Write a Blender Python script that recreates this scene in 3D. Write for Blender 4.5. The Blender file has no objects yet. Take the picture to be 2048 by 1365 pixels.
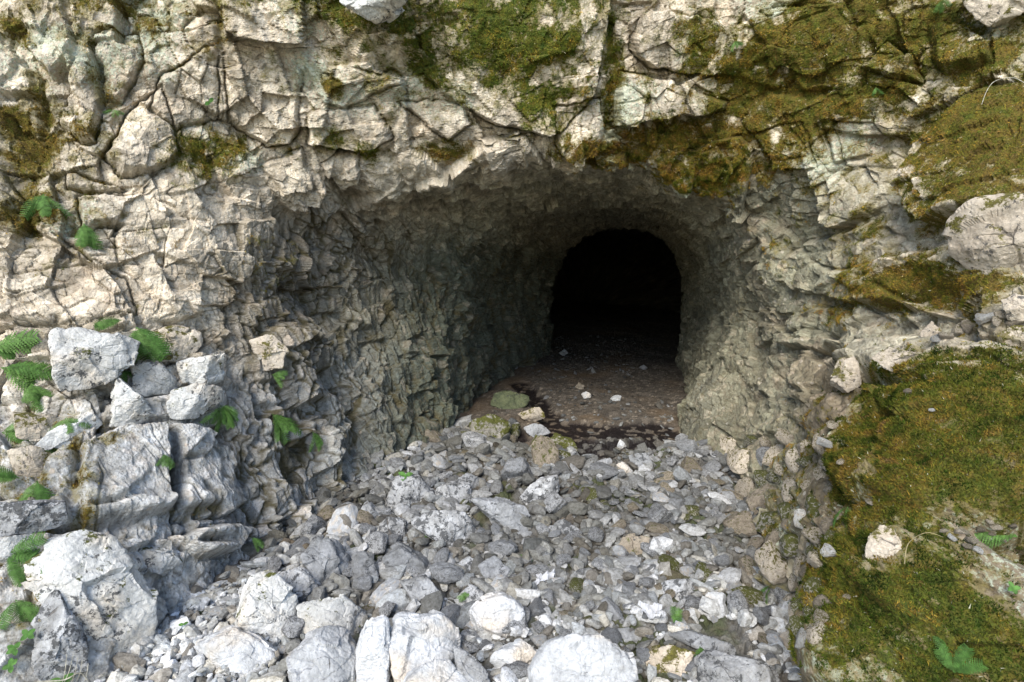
import bpy, math, random
import numpy as np
from mathutils import Vector, Matrix, Euler

random.seed(7)
scene = bpy.context.scene
COL = scene.collection

# ------------------------------------------------------------------ camera
EYE = np.array([0.0, 0.0, 1.65])
FPX = 1137.0                                   # focal length in photograph pixels (2048 wide)
PITCH = math.radians(6.65)
cam_d = bpy.data.cameras.new("camera")
cam = bpy.data.objects.new("camera", cam_d)
COL.objects.link(cam)
cam.location = EYE
cam.rotation_euler = (math.radians(90) - PITCH, 0, 0)
cam_d.sensor_width = 36.0
cam_d.lens = 36.0 * FPX / 2048.0
cam_d.clip_start = 0.05
cam_d.clip_end = 500
scene.camera = cam
CF = np.array([0, math.cos(PITCH), -math.sin(PITCH)])
CU = np.array([0, math.sin(PITCH), math.cos(PITCH)])
CR = np.array([1.0, 0, 0])

# ------------------------------------------------------------------ light
SUN_EL, SUN_AZ = math.radians(40), math.radians(200)     # soft light from behind the viewer
world = bpy.data.worlds.new("World"); scene.world = world
world.use_nodes = True
wn = world.node_tree.nodes; wl = world.node_tree.links
sky = wn.new('ShaderNodeTexSky'); sky.sky_type = 'NISHITA'; sky.sun_disc = False
sky.sun_elevation = SUN_EL; sky.sun_rotation = SUN_AZ
sky.air_density = 1.0; sky.dust_density = 0.6; sky.ozone_density = 1.0
bg = wn['Background']; bg.inputs['Strength'].default_value = 0.15
wl.new(sky.outputs[0], bg.inputs['Color'])
sun_d = bpy.data.lights.new("sun", 'SUN'); sun_d.energy = 2.8; sun_d.angle = math.radians(34)
sun_d.color = (1.0, 0.93, 0.80)
sun = bpy.data.objects.new("sun", sun_d); COL.objects.link(sun)
sd = Vector((math.sin(SUN_AZ) * math.cos(SUN_EL), math.cos(SUN_AZ) * math.cos(SUN_EL), math.sin(SUN_EL)))
sun.rotation_euler = sd.to_track_quat('Z', 'Y').to_euler()
sun.location = (0, -6, 8)
vs = scene.view_settings
scene.display_settings.display_device = 'sRGB'
vs.view_transform = 'Standard'; vs.look = 'None'; vs.gamma = 1.0; vs.exposure = 0.92
try: vs.use_curve_mapping = False
except Exception: pass

# ------------------------------------------------------------------ maths helpers
def unproj(px, py, d):
    px = np.asarray(px, float); py = np.asarray(py, float); d = np.asarray(d, float)
    a = (px - 1024.0) / FPX * d; b = (682.5 - py) / FPX * d
    return EYE + a[..., None] * CR + b[..., None] * CU + d[..., None] * CF

def proj(P):
    D = P - EYE
    f = D @ CF
    f = np.where(np.abs(f) < 1e-3, 1e-3, f)
    return 1024 + (D @ CR) / f * FPX, 682.5 - (D @ CU) / f * FPX, f

def hsh(ix, iy, iz, seed):
    h = (ix.astype(np.uint32) * np.uint32(374761393)) ^ (iy.astype(np.uint32) * np.uint32(668265263)) ^ \
        (iz.astype(np.uint32) * np.uint32(2147483647 - 1442695)) ^ np.uint32((seed * 974634777 + 12345) & 0xffffffff)
    h = (h ^ (h >> np.uint32(15))) * np.uint32(2246822519)
    h = (h ^ (h >> np.uint32(13))) * np.uint32(3266489917)
    return h ^ (h >> np.uint32(16))

def rnds(h, n):
    out = []
    for k in range(n):
        h = (h ^ (h << np.uint32(13))); h = h ^ (h >> np.uint32(17)); h = h ^ (h << np.uint32(5))
        out.append((h >> np.uint32(8)).astype(np.float32) * np.float32(1 / 16777216.0))
    return out

CH = 40000
def chunked(fn, P, nout):
    n = len(P); outs = [np.empty(n, np.float32) for _ in range(nout)]
    for s in range(0, n, CH):
        r = fn(P[s:s + CH].astype(np.float32))
        if nout == 1: r = (r,)
        for o, v in zip(outs, r): o[s:s + CH] = v
    return outs[0] if nout == 1 else outs

def vnoise(P, scale, seed=0):
    """smooth value noise, about -1..1; scale = feature size in metres"""
    def fn(Q):
        Q = Q / np.float32(scale)
        I = np.floor(Q).astype(np.int32); F = Q - I
        F = F * F * (3 - 2 * F)
        r = 0
        for dx in (0, 1):
            wx = F[:, 0] if dx else 1 - F[:, 0]
            for dy in (0, 1):
                wy = F[:, 1] if dy else 1 - F[:, 1]
                for dz in (0, 1):
                    wz = F[:, 2] if dz else 1 - F[:, 2]
                    h = hsh(I[:, 0] + dx, I[:, 1] + dy, I[:, 2] + dz, seed)
                    r = r + wx * wy * wz * ((h >> np.uint32(8)).astype(np.float32) * np.float32(2 / 16777216.0) - 1)
        return r
    return chunked(fn, P, 1)

def fbm(P, scale, seed=0, octs=4, gain=0.5):
    r = 0; a = 1.0; t = 0
    for k in range(octs):
        r = r + a * vnoise(P + k * 3.7, scale / 2 ** k, seed + k); t += a; a *= gain
    return r / t * 1.5

def worley(P, scale, seed=0):
    """F1, F2, facet height (tilted random plane per cell, about -1..1), cell random"""
    def fn(Q):
        Q = Q / np.float32(scale)
        B = np.floor(Q - 0.5).astype(np.int32)
        n = len(Q)
        f1 = np.full(n, 9, np.float32); f2 = np.full(n, 9, np.float32)
        hh = np.zeros(n, np.uint32); vx = np.zeros(n, np.float32); vy = vx.copy(); vz = vx.copy()
        for dx in (0, 1):
            for dy in (0, 1):
                for dz in (0, 1):
                    ix, iy, iz = B[:, 0] + dx, B[:, 1] + dy, B[:, 2] + dz
                    h = hsh(ix, iy, iz, seed)
                    a, b, c = rnds(h, 3)
                    ax = Q[:, 0] - (ix + 0.5 + (a - 0.5) * 0.72); ay = Q[:, 1] - (iy + 0.5 + (b - 0.5) * 0.72); az = Q[:, 2] - (iz + 0.5 + (c - 0.5) * 0.72)
                    d = ax * ax + ay * ay + az * az
                    m = d < f1
                    f2 = np.where(m, f1, np.minimum(f2, d)); f1 = np.where(m, d, f1)
                    hh = np.where(m, h, hh); vx = np.where(m, ax, vx); vy = np.where(m, ay, vy); vz = np.where(m, az, vz)
        g = rnds(hh * np.uint32(747796405) + np.uint32(99), 5)
        facet = (g[3] - 0.5) * 1.0 + (g[0] - .5) * 2.4 * vx + (g[1] - .5) * 2.4 * vy + (g[2] - .5) * 2.4 * vz
        return np.sqrt(f1), np.sqrt(f2), facet, g[4]
    return chunked(fn, P, 4)

def sstep(a, b, x):
    t = np.clip((x - a) / (b - a), 0, 1); return t * t * (3 - 2 * t)

def catmull(P, t):
    """P: (n, ...) control points, t in 0..n-1"""
    n = len(P)
    i = np.clip(np.floor(t).astype(int), 0, n - 2); f = t - i
    def g(k): return P[np.clip(k, 0, n - 1)]
    f = f.reshape((-1,) + (1,) * (P.ndim - 1))
    p0, p1, p2, p3 = g(i - 1), g(i), g(i + 1), g(i + 2)
    return 0.5 * ((2 * p1) + (-p0 + p2) * f + (2 * p0 - 5 * p1 + 4 * p2 - p3) * f ** 2 + (-p0 + 3 * p1 - 3 * p2 + p3) * f ** 3)

# ------------------------------------------------------------------ object helpers
def tag(o, label=None, cat=None, group=None, kind=None):
    if label: o['label'] = label
    if cat: o['category'] = cat
    if group: o['group'] = group
    if kind: o['kind'] = kind
    return o

def np_mesh(name, V, F, mat, parent=None, smooth=False, cols=None, attrs=None, loc=None):
    """V (n,3); F (m,k) with k=3 or 4; ONE mesh object"""
    V = np.asarray(V, np.float32); F = np.asarray(F, np.int32)
    me = bpy.data.meshes.new(name)
    me.vertices.add(len(V)); me.vertices.foreach_set('co', V.ravel())
    k = F.shape[1]
    me.loops.add(F.size); me.loops.foreach_set('vertex_index', F.ravel())
    me.polygons.add(len(F))
    me.polygons.foreach_set('loop_start', np.arange(0, F.size, k, dtype=np.int32))
    try: me.polygons.foreach_set('loop_total', np.full(len(F), k, np.int32))
    except Exception: pass
    me.update(calc_edges=True)
    me.polygons.foreach_set('use_smooth', np.full(len(F), bool(smooth)))
    if cols is not None:
        a = me.color_attributes.new('Col', 'FLOAT_COLOR', 'POINT')
        a.data.foreach_set('color', np.concatenate([cols, np.ones((len(cols), 1))], 1).astype(np.float32).ravel())
    for nm, v in (attrs or {}).items():
        a = me.attributes.new(nm, 'FLOAT', 'POINT'); a.data.foreach_set('value', v.astype(np.float32))
    me.materials.append(mat)
    o = bpy.data.objects.new(name, me); COL.objects.link(o)
    if parent: o.parent = parent
    if loc is not None: o.location = loc
    return o

def grid_faces(nu, nv, flip=False):
    i = np.arange(nu * nv).reshape(nu, nv)
    a, b, c, d = i[:-1, :-1].ravel(), i[1:, :-1].ravel(), i[1:, 1:].ravel(), i[:-1, 1:].ravel()
    return np.stack([a, d, c, b] if flip else [a, b, c, d], 1)

# ------------------------------------------------------------------ materials
class NT:
    def __init__(s, name):
        s.m = bpy.data.materials.new(name); s.m.use_nodes = True
        s.n = s.m.node_tree.nodes; s.l = s.m.node_tree.links
        s.b = s.n['Principled BSDF']
        s.b.inputs['Roughness'].default_value = 0.85
        s.b.inputs['Specular IOR Level'].default_value = 0.25
    def put(s, sock, v):
        if hasattr(v, 'is_output') or isinstance(v, bpy.types.NodeSocket): s.l.new(v, sock)
        else: sock.default_value = v
    def pos(s, obj=False):
        tc = s.n.new('ShaderNodeTexCoord' if obj else 'ShaderNodeNewGeometry')
        return tc.outputs['Object' if obj else 'Position']
    def noise(s, v, sc, det=4, rough=.55, dist=0):
        x = s.n.new('ShaderNodeTexNoise'); s.put(x.inputs['Vector'], v)
        x.inputs['Scale'].default_value = sc; x.inputs['Detail'].default_value = det
        x.inputs['Roughness'].default_value = rough; x.inputs['Distortion'].default_value = dist
        return x.outputs['Fac']
    def voro(s, v, sc, feat='F1', out='Distance', rnd=1):
        x = s.n.new('ShaderNodeTexVoronoi'); x.feature = feat; s.put(x.inputs['Vector'], v)
        x.inputs['Scale'].default_value = sc; x.inputs['Randomness'].default_value = rnd
        return x.outputs[out]
    def ramp(s, v, pts):
        x = s.n.new('ShaderNodeValToRGB'); s.put(x.inputs['Fac'], v)
        cr = x.color_ramp
        while len(cr.elements) < len(pts): cr.elements.new(0.5)
        for e, (p, c) in zip(cr.elements, pts):
            e.position = p; e.color = (c, c, c, 1) if isinstance(c, (int, float)) else (*c, 1)
        return x.outputs['Color']
    def rng(s, v, a, b, c=0., d=1.):
        x = s.n.new('ShaderNodeMapRange'); s.put(x.inputs['Value'], v)
        for i, q in enumerate((a, b, c, d)): x.inputs[i + 1].default_value = q
        return x.outputs[0]
    def mix(s, f, a, b, mode='MIX'):
        x = s.n.new('ShaderNodeMix'); x.data_type = 'RGBA'; x.blend_type = mode
        s.put(x.inputs[0], f)
        for i, q in ((6, a), (7, b)):
            s.put(x.inputs[i], (*q, 1) if isinstance(q, tuple) and len(q) == 3 else q)
        return x.outputs[2]
    def math(s, op, a, b=0.):
        x = s.n.new('ShaderNodeMath'); x.operation = op; s.put(x.inputs[0], a); s.put(x.inputs[1], b)
        return x.outputs[0]
    def attr(s, name, out='Fac'):
        x = s.n.new('ShaderNodeAttribute'); x.attribute_name = name; return x.outputs[out]
    def bump(s, h, st=.5, dist=.01, nrm=None):
        x = s.n.new('ShaderNodeBump'); s.put(x.inputs['Height'], h)
        x.inputs['Strength'].default_value = st; x.inputs['Distance'].default_value = dist
        if nrm: s.l.new(nrm, x.inputs['Normal'])
        return x.outputs['Normal']
    def done(s, col, nrm=None, rough=None):
        s.put(s.b.inputs['Base Color'], col)
        if nrm: s.l.new(nrm, s.b.inputs['Normal'])
        if rough is not None: s.put(s.b.inputs['Roughness'], rough)
        return s.m

def mat_cliff():
    t = NT('weathered_limestone_face'); P = t.pos()
    c = t.attr('Col', 'Color'); moss = t.attr('moss'); lich = t.attr('lichen')
    n1 = t.noise(P, 35, 6, .62); n2 = t.noise(P, 130, 3, .6)
    c = t.mix(t.rng(n1, .3, .7, 0, 1), t.mix(1., c, (.68, .65, .60), 'MULTIPLY'), t.mix(1., c, (1.22, 1.22, 1.22), 'MULTIPLY'))
    # dark brown grime speckle
    g = t.math('MULTIPLY', t.rng(t.noise(P, 55, 5, .7), .58, .66), .6)
    c = t.mix(g, c, (.075, .058, .035))
    g2 = t.math('MULTIPLY', t.rng(t.math('ADD', t.noise(P, 17, 8, .8), t.math('MULTIPLY', t.noise(P, 3, 2), .3)), .70, .78), .5)
    c = t.mix(g2, c, (.20, .165, .12))
    # pale mint lichen crust
    lm = t.math('ADD', t.math('MULTIPLY', lich, .42), t.math('MULTIPLY', t.noise(P, 60, 5, .7), .9))
    c = t.mix(t.math('MULTIPLY', t.rng(lm, .70, .76), .75), c, (.52, .58, .46))
    # round lichen spots
    v = t.voro(P, 22, 'F1', 'Distance'); vc = t.voro(P, 22, 'F1', 'Color')
    sep = t.n.new('ShaderNodeSeparateColor'); t.l.new(vc, sep.inputs[0])
    spot = t.math('MULTIPLY', t.math('MULTIPLY', t.rng(v, .30, .24), t.rng(sep.outputs[0], .80, .82)), t.rng(lich, .005, .03, 0, .5))
    c = t.mix(spot, c, t.mix(sep.outputs[1], (.62, .60, .55), (.55, .43, .33)))
    # moss staining between the tufts
    mm = t.math('ADD', moss, t.math('MULTIPLY', t.math('SUBTRACT', t.noise(P, 40, 8, .82), .5), 2.3))
    st = t.math('ADD', moss, t.math('MULTIPLY', t.math('SUBTRACT', t.noise(P, 13, 8, .8), .5), 1.9))
    c = t.mix(t.math('MULTIPLY', t.rng(st, .12, .45), .62), c, (.22, .185, .055))
    mc = t.ramp(t.math('ADD', t.rng(t.attr('hue'), 0, 2, .15, .85), t.math('MULTIPLY', t.math('SUBTRACT', t.noise(P, 22, 4, .7), .5), 1.3)), [(.1, (.055, .10, .014)), (.4, (.12, .125, .018)), (.65, (.17, .12, .025)), (.9, (.09, .065, .03))])
    mc = t.mix(t.rng(n2, .3, .75), t.mix(1., mc, (.35, .35, .35), 'MULTIPLY'), t.mix(1., mc, (1.4, 1.4, 1.4), 'MULTIPLY'))
    c = t.mix(t.rng(mm, .45, .55), c, mc)
    h = t.math('ADD', t.math('MULTIPLY', t.noise(P, 60, 8, .74), 1.25), t.math('MULTIPLY', t.voro(P, 75, 'F1', 'Distance'), .5))
    nr = t.bump(h, .9, .016)
    return t.done(c, nr, .9)

def mat_rock(name, base, dark, spots=.0, moss=.0, warm=None, scale=1., mosscol=((.05, .06, .012), (.11, .11, .03))):
    """pale broken limestone for loose rocks"""
    t = NT(name); P = t.pos(True); G = t.n.new('ShaderNodeNewGeometry')
    oi = t.n.new('ShaderNodeObjectInfo')
    mp = t.n.new('ShaderNodeVectorMath'); mp.operation = 'ADD'; t.l.new(P, mp.inputs[0])
    sc = t.n.new('ShaderNodeVectorMath'); sc.operation = 'SCALE'; sc.inputs[0].default_value = (31, 17, 23)
    t.l.new(oi.outputs['Random'], sc.inputs['Scale']); t.l.new(sc.outputs[0], mp.inputs[1])
    P = mp.outputs[0]
    n1 = t.noise(P, 9 * scale, 7, .65, .6); n2 = t.noise(P, 70 * scale, 4, .7)
    c = t.mix(t.rng(n1, .33, .62), dark, base)
    if warm: c = t.mix(t.math('MULTIPLY', t.rng(t.noise(P, 5 * scale, 3), .5, .66), .7), c, warm)
    c = t.mix(t.rng(n2, .3, .7, 0, 1), t.mix(1., c, (.72, .72, .72), 'MULTIPLY'), t.mix(1., c, (1.15, 1.15, 1.15), 'MULTIPLY'))
    v = t.rng(oi.outputs['Random'], 0, 1, .72, 1.12)
    vc = t.n.new('ShaderNodeCombineColor'); [t.l.new(v, vc.inputs[i]) for i in range(3)]
    c = t.mix(1., c, vc.outputs[0], 'MULTIPLY')
    if spots:
        sp = t.rng(t.math('ADD', t.noise(P, 26, 6, .75), t.math('MULTIPLY', t.noise(P, 5, 2), .35)), .80 - .12 * spots, .83 - .12 * spots)
        c = t.mix(t.math('MULTIPLY', sp, .85), c, (.05, .052, .055))
    if moss:
        sx = t.n.new('ShaderNodeSeparateXYZ'); t.l.new(G.outputs['Normal'], sx.inputs[0])
        mk = t.math('ADD', t.math('MULTIPLY', t.noise(P, 11, 6, .75), 1.), t.math('MULTIPLY', sx.outputs[2], .08))
        mk = t.rng(mk, .68 - .28 * moss, .73 - .28 * moss)
        mc = t.mix(t.rng(t.noise(P, 90, 3), .3, .7), mosscol[0], mosscol[1])
        c = t.mix(mk, c, mc)
    # thin weathering cracks
    ck = t.voro(P, 7 * scale, 'DISTANCE_TO_EDGE', 'Distance')
    ck = t.math('ADD', ck, t.math('MULTIPLY', t.math('SUBTRACT', n1, .5), .22))
    ckm = t.math('MULTIPLY', t.rng(ck, .012, .002), t.rng(t.noise(P, 4, 2), .60, .64))
    c = t.mix(t.math('MULTIPLY', ckm, .8), c, (.09, .08, .07))
    h = t.math('ADD', t.noise(P, 24 * scale, 9, .66, .4), t.math('MULTIPLY', ckm, -.5))
    return t.done(c, t.bump(h, .85, .022), .88)
# ------------------------------------------------------------------ the rock face with the tunnel in it
RINGS = [  # (px, py, depth in metres) from the foot on the left over the crown to the foot on the right
 [(1150+i*.2,640-abs(5-i)*.1,25) for i in range(11)],
 [(1000,700,18),(1000,650,18),(1000,600,18),(1020,545,18),(1080,515,18),(1160,500,18),(1240,515,18),(1300,545,18),(1330,600,18),(1340,660,18),(1340,720,18)],
 [(1050,730,12),(1040,670,12),(1035,600,12),(1055,525,12),(1110,480,12),(1200,460,12),(1300,470,12),(1370,505,12),(1405,560,12),(1405,650,12),(1400,740,12)],
 [(1098,770,9.6),(1100,692,9.6),(1101,610,9.5),(1112,538,9.4),(1150,486,9.3),(1215,455,9.2),(1288,462,9.1),(1337,490,9.1),(1367,550,9.0),(1366,640,9.0),(1352,750,9.0)],
 [(980,880,7.0),(985,775,7.0),(985,650,7.1),(1000,550,7.1),(1060,468,7.1),(1190,424,7.2),(1312,440,7.2),(1385,500,7.1),(1402,610,7),(1375,760,6.9),(1345,890,6.8)],
 [(865,980,5.2),(880,872,5.2),(905,710,5.5),(925,560,5.6),(1000,448,5.6),(1165,390,5.5),(1335,412,5.4),(1430,500,5.3),(1452,650,5.3),(1390,800,5.2),(1340,940,5.1)],
 [(690,1130,4.0),(720,990,4.1),(712,740,4.5),(720,560,4.75),(810,430,4.75),(1120,350,4.45),(1350,378,4.4),(1480,485,4.5),(1535,650,4.5),(1490,860,4.4),(1430,1010,4.2)],
 [(470,1290,3.0),(500,1150,3.15),(452,740,3.45),(468,560,3.6),(620,380,3.9),(1110,305,4.0),(1390,330,4.05),(1580,450,4.0),(1640,650,3.8),(1600,880,3.5),(1510,1150,3.3)],
 [(360,1400,2.5),(370,1200,2.7),(300,760,3.05),(300,450,3.25),(500,190,3.5),(1080,160,3.75),(1400,170,3.8),(1750,300,3.4),(1840,640,2.95),(1690,1000,2.55),(1600,1380,2.2)],
 [(60,1560,2.1),(-60,1250,2.2),(-120,760,2.7),(-120,330,2.95),(250,-90,3.15),(1050,-110,3.5),(1500,-110,3.5),(2150,-90,2.85),(2200,600,2.3),(2170,1080,1.85),(1740,1520,1.75)],
]
R = [unproj(*np.array(r, float).T) for r in RINGS]
o = R[-1].copy()                                   # the face runs on well outside the picture
o += np.array([(-1.6,-.2,-.3),(-2.6,-.3,-.2),(-2.6,-.2,0),(-2.6,.1,.9),(-1.2,.3,2.4),(0,.5,2.6),(.8,.5,2.6),(2.2,.2,2.0),(2.8,-.3,.2),(2.6,-.5,-.5),(1.6,-.5,-.6)])
R.append(o)
CG = np.array(R)                                   # (rings, 11, 3)
NU = 1500
# parameter samples: dense where the picture shows the surface large
ks = np.concatenate([np.linspace(0,3,50,False), np.linspace(3,4,110,False), np.linspace(4,5,130,False), np.linspace(5,6,165,False),
                     np.linspace(6,7,165,False), np.linspace(7,8,180,False), np.linspace(8,9,190,False), np.linspace(9,10,150)])
NV = len(ks)
A = catmull(CG, ks)                                # (NV, 11, 3)
us = np.linspace(0, 10, NU)
B = catmull(A.transpose(1, 0, 2), us)              # (NU, NV, 3)
SU = np.repeat(us[:, None], NV, 1).ravel(); SV = np.repeat(ks[None], NU, 0).ravel()
def grid_normals(G):
    du = np.gradient(G, axis=0); dv = np.gradient(G, axis=1)
    n = np.cross(du, dv); n /= np.linalg.norm(n, axis=2, keepdims=True) + 1e-12
    return n
NB = grid_normals(B)
if (NB[NU // 2, NV - 190] @ (EYE - B[NU // 2, NV - 190])) < 0: NB = -NB; CFLIP = True
else: CFLIP = False
BP = B.reshape(-1, 3); BN = NB.reshape(-1, 3)
bx, by, bd = proj(BP)

def near_depth(px, py):
    """depth of the smooth face behind a point of the photograph"""
    m = (np.abs(bx - px) < 14) & (np.abs(by - py) < 14) & (bd > 0)
    return float(np.min(bd[m])) if m.any() else 3.0

W0 = sstep(8.6, 6.0, SV) * 0                       # placeholder weight
w_in = sstep(6.6, 5.2, SV)                         # 1 inside the tunnel
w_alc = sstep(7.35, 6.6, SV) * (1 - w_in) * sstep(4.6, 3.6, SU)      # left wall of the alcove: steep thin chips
w_ledge = sstep(6.5, 7.2, SV) * sstep(2.1, 1.3, SU)                   # bedded ledges low on the left
w_rgt = sstep(5.6, 6.8, SU) * sstep(5.5, 6.8, SV)
w_bank = sstep(1545, 1680, bx) * sstep(640, 740, by) * sstep(1.2, 1.0, BP[:, 2])

warp = np.stack([fbm(BP, .5, 50 + k, 3) for k in range(3)], 1) * .034 + np.stack([vnoise(BP, .09, 60 + k) for k in range(3)], 1) * .007
Q = BP + warp
# --- large blocks of the face, one convex outline each: cx, cy, rx, ry, turn(deg), stands out (m), tilt x, tilt y
BLOCKS = [
 (40,150,75,95,10,.10,.3,.1),(120,40,70,70,-20,.06,0,.2),(160,200,62,110,12,.10,.2,-.1),(240,140,55,70,-10,.05,.1,.2),
 (340,70,80,75,5,.05,0,.1),(330,230,150,100,-32,.11,-.2,.2),(270,290,90,80,-40,.09,-.1,.1),(490,160,60,110,4,.06,.1,.1),
 (560,220,90,80,0,.07,-.1,.1),(660,120,120,70,10,.05,.1,.2),(760,130,110,60,5,.06,0,.1),(700,240,100,50,5,.08,0,.3),
 (900,240,110,45,-4,.07,0,.2),(1010,160,130,90,-30,.10,.1,.2),(1130,110,90,95,25,.10,.2,.1),(1160,265,60,50,-20,.08,.1,.1),
 (790,300,55,45,0,.05,0,.2),(740,360,60,35,-10,.03,0,.1),(1270,90,40,40,0,.03,0,0),(1330,100,95,70,10,.10,-.1,.15),(1340,205,110,55,-8,.11,0,.3),
 (1430,90,60,60,0,.06,0,.1),(1560,90,120,80,-10,.06,0,.1),(1640,120,90,70,-35,.07,0,.1),(1780,110,55,60,10,.09,0,.1),
 (1935,105,68,52,-15,.12,0,.3),(1945,310,130,150,25,.17,-.1,.2),(1680,260,90,70,-30,.04,0,.1),(1560,250,80,60,-20,.05,0,.1),
 (1440,290,110,50,-5,.07,0,.3),(1650,520,110,60,20,.06,-.1,.2),(1640,640,70,40,10,.07,0,.2),(1560,560,60,70,20,.04,0,.1),
 (1800,560,120,60,10,.10,0,.2),(1760,470,80,70,0,.05,0,0),
 (180,370,70,45,10,.05,0,.2),(240,420,90,28,-4,.09,0,.3),(120,300,50,40,0,.03,0,0),(20,420,60,55,20,.12,.1,.2),
 (60,500,110,40,5,.03,0,0),(140,580,200,85,-8,.04,-.05,-.1),(330,510,85,90,20,.06,0,.1),(390,590,80,55,15,.06,0,.1),
 (380,440,60,50,0,.04,0,.1),(520,400,60,60,20,.04,0,.2),(560,690,60,45,20,.07,0,.1),(400,340,60,40,0,.03,0,.1),
 (660,640,60,60,0,.03,0,0),(600,560,70,60,10,.02,0,0),
 # bedded ledges low on the left
 (70,760,70,45,0,.05,0,.1),(60,860,70,35,0,.05,0,.2),(150,800,70,30,-10,.05,0,.2),
 (130,1010,90,50,-8,.08,0,.2),(60,1060,70,60,-8,.10,0,.1),
 (560,870,45,60,0,.05,0,0),(520,760,50,60,0,.03,0,0),(610,960,60,70,0,.03,0,0),(380,1150,90,50,-20,.0,0,0),
 # the bank low on the right and the ledge above it
 (1900,760,250,85,-8,.20,0,-.25),(1900,930,260,150,0,.26,0,-.1),(1880,1180,230,140,-8,.22,0,-.1),(1760,1290,150,110,-30,.20,.1,-.1),(1980,1310,160,110,0,.22,0,0),
 (1620,950,55,75,0,.08,0,.1),(1600,1090,60,90,-10,.08,0,.1),(1700,1040,50,60,0,.07,0,0),(1690,1140,60,70,0,.10,0,0),(1640,820,60,40,-10,.05,0,.1),
 (1520,930,50,50,0,.05,0,0),(1580,760,60,60,0,.03,0,0),
]
BLOCKS = [b for b in BLOCKS if b[1] > 470 or b[0] > 1500 and b[0] < 1720]
rb = np.random.RandomState(11)
Hb = np.zeros(len(BP), np.float32); crack = np.zeros(len(BP), np.float32)
shade = np.zeros(len(BP), np.float32)
wj = fbm(BP, .22, 90, 4) * (.13 - .07 * w_ledge)
QJ0 = BP + warp * .5; wj2 = fbm(BP, .07, 97, 4, .65)
gn = vnoise(BP, .28, 95); gn2 = vnoise(BP, .3, 96)
for (cx, cy, rx, ry, rot, prot, tx, ty) in BLOCKS:
    d0 = near_depth(cx, cy)
    C = unproj(cx, cy, d0); view = C - EYE; view /= np.linalg.norm(view)
    rt = np.cross(view, [0, 0, 1.]); rt /= np.linalg.norm(rt); upv = np.cross(rt, view)
    D = Q - C
    a0 = D @ rt / (d0 / FPX); b0 = D @ upv / (d0 / FPX); dep = D @ view
    th = math.radians(-rot)
    a = (a0 * math.cos(th) - b0 * math.sin(th)) / rx; b = (a0 * math.sin(th) + b0 * math.cos(th)) / ry
    n = rb.randint(5, 8); ang = np.sort(rb.rand(n) * .7 + np.arange(n)) * (2 * math.pi / n)
    hs = rb.uniform(.82, 1.08, n)
    sel = (np.abs(a) < 1.7) & (np.abs(b) < 1.7) & (np.abs(dep) < 1.2)
    d = np.max([(a[sel] * math.cos(t) + b[sel] * math.sin(t)) / h for t, h in zip(ang, hs)], 0) + wj[sel]
    px_m = d0 / FPX * min(rx, ry)                   # metres from centre to edge
    prof = np.clip((1 - d) * px_m / (.016 + prot * (.30 - .12 * (cx < 620 and cy > 640))), 0, 1)
    prof = 1 - (1 - prof) ** 1.35
    h = prof * (prot * .8 + (a[sel] * tx + b[sel] * ty) * .16 * min(1, prot * 8) + gn2[sel] * .02)
    Hb[sel] = np.where(prof > 0, np.maximum(Hb[sel], h), Hb[sel])
    gap = np.exp(-((1.0 - d) * px_m / .007) ** 2) * (prot > .02) * np.clip(.35 + 1.6 * gn[sel], 0, 1)
    crack[sel] = np.maximum(crack[sel], gap * .45)
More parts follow.
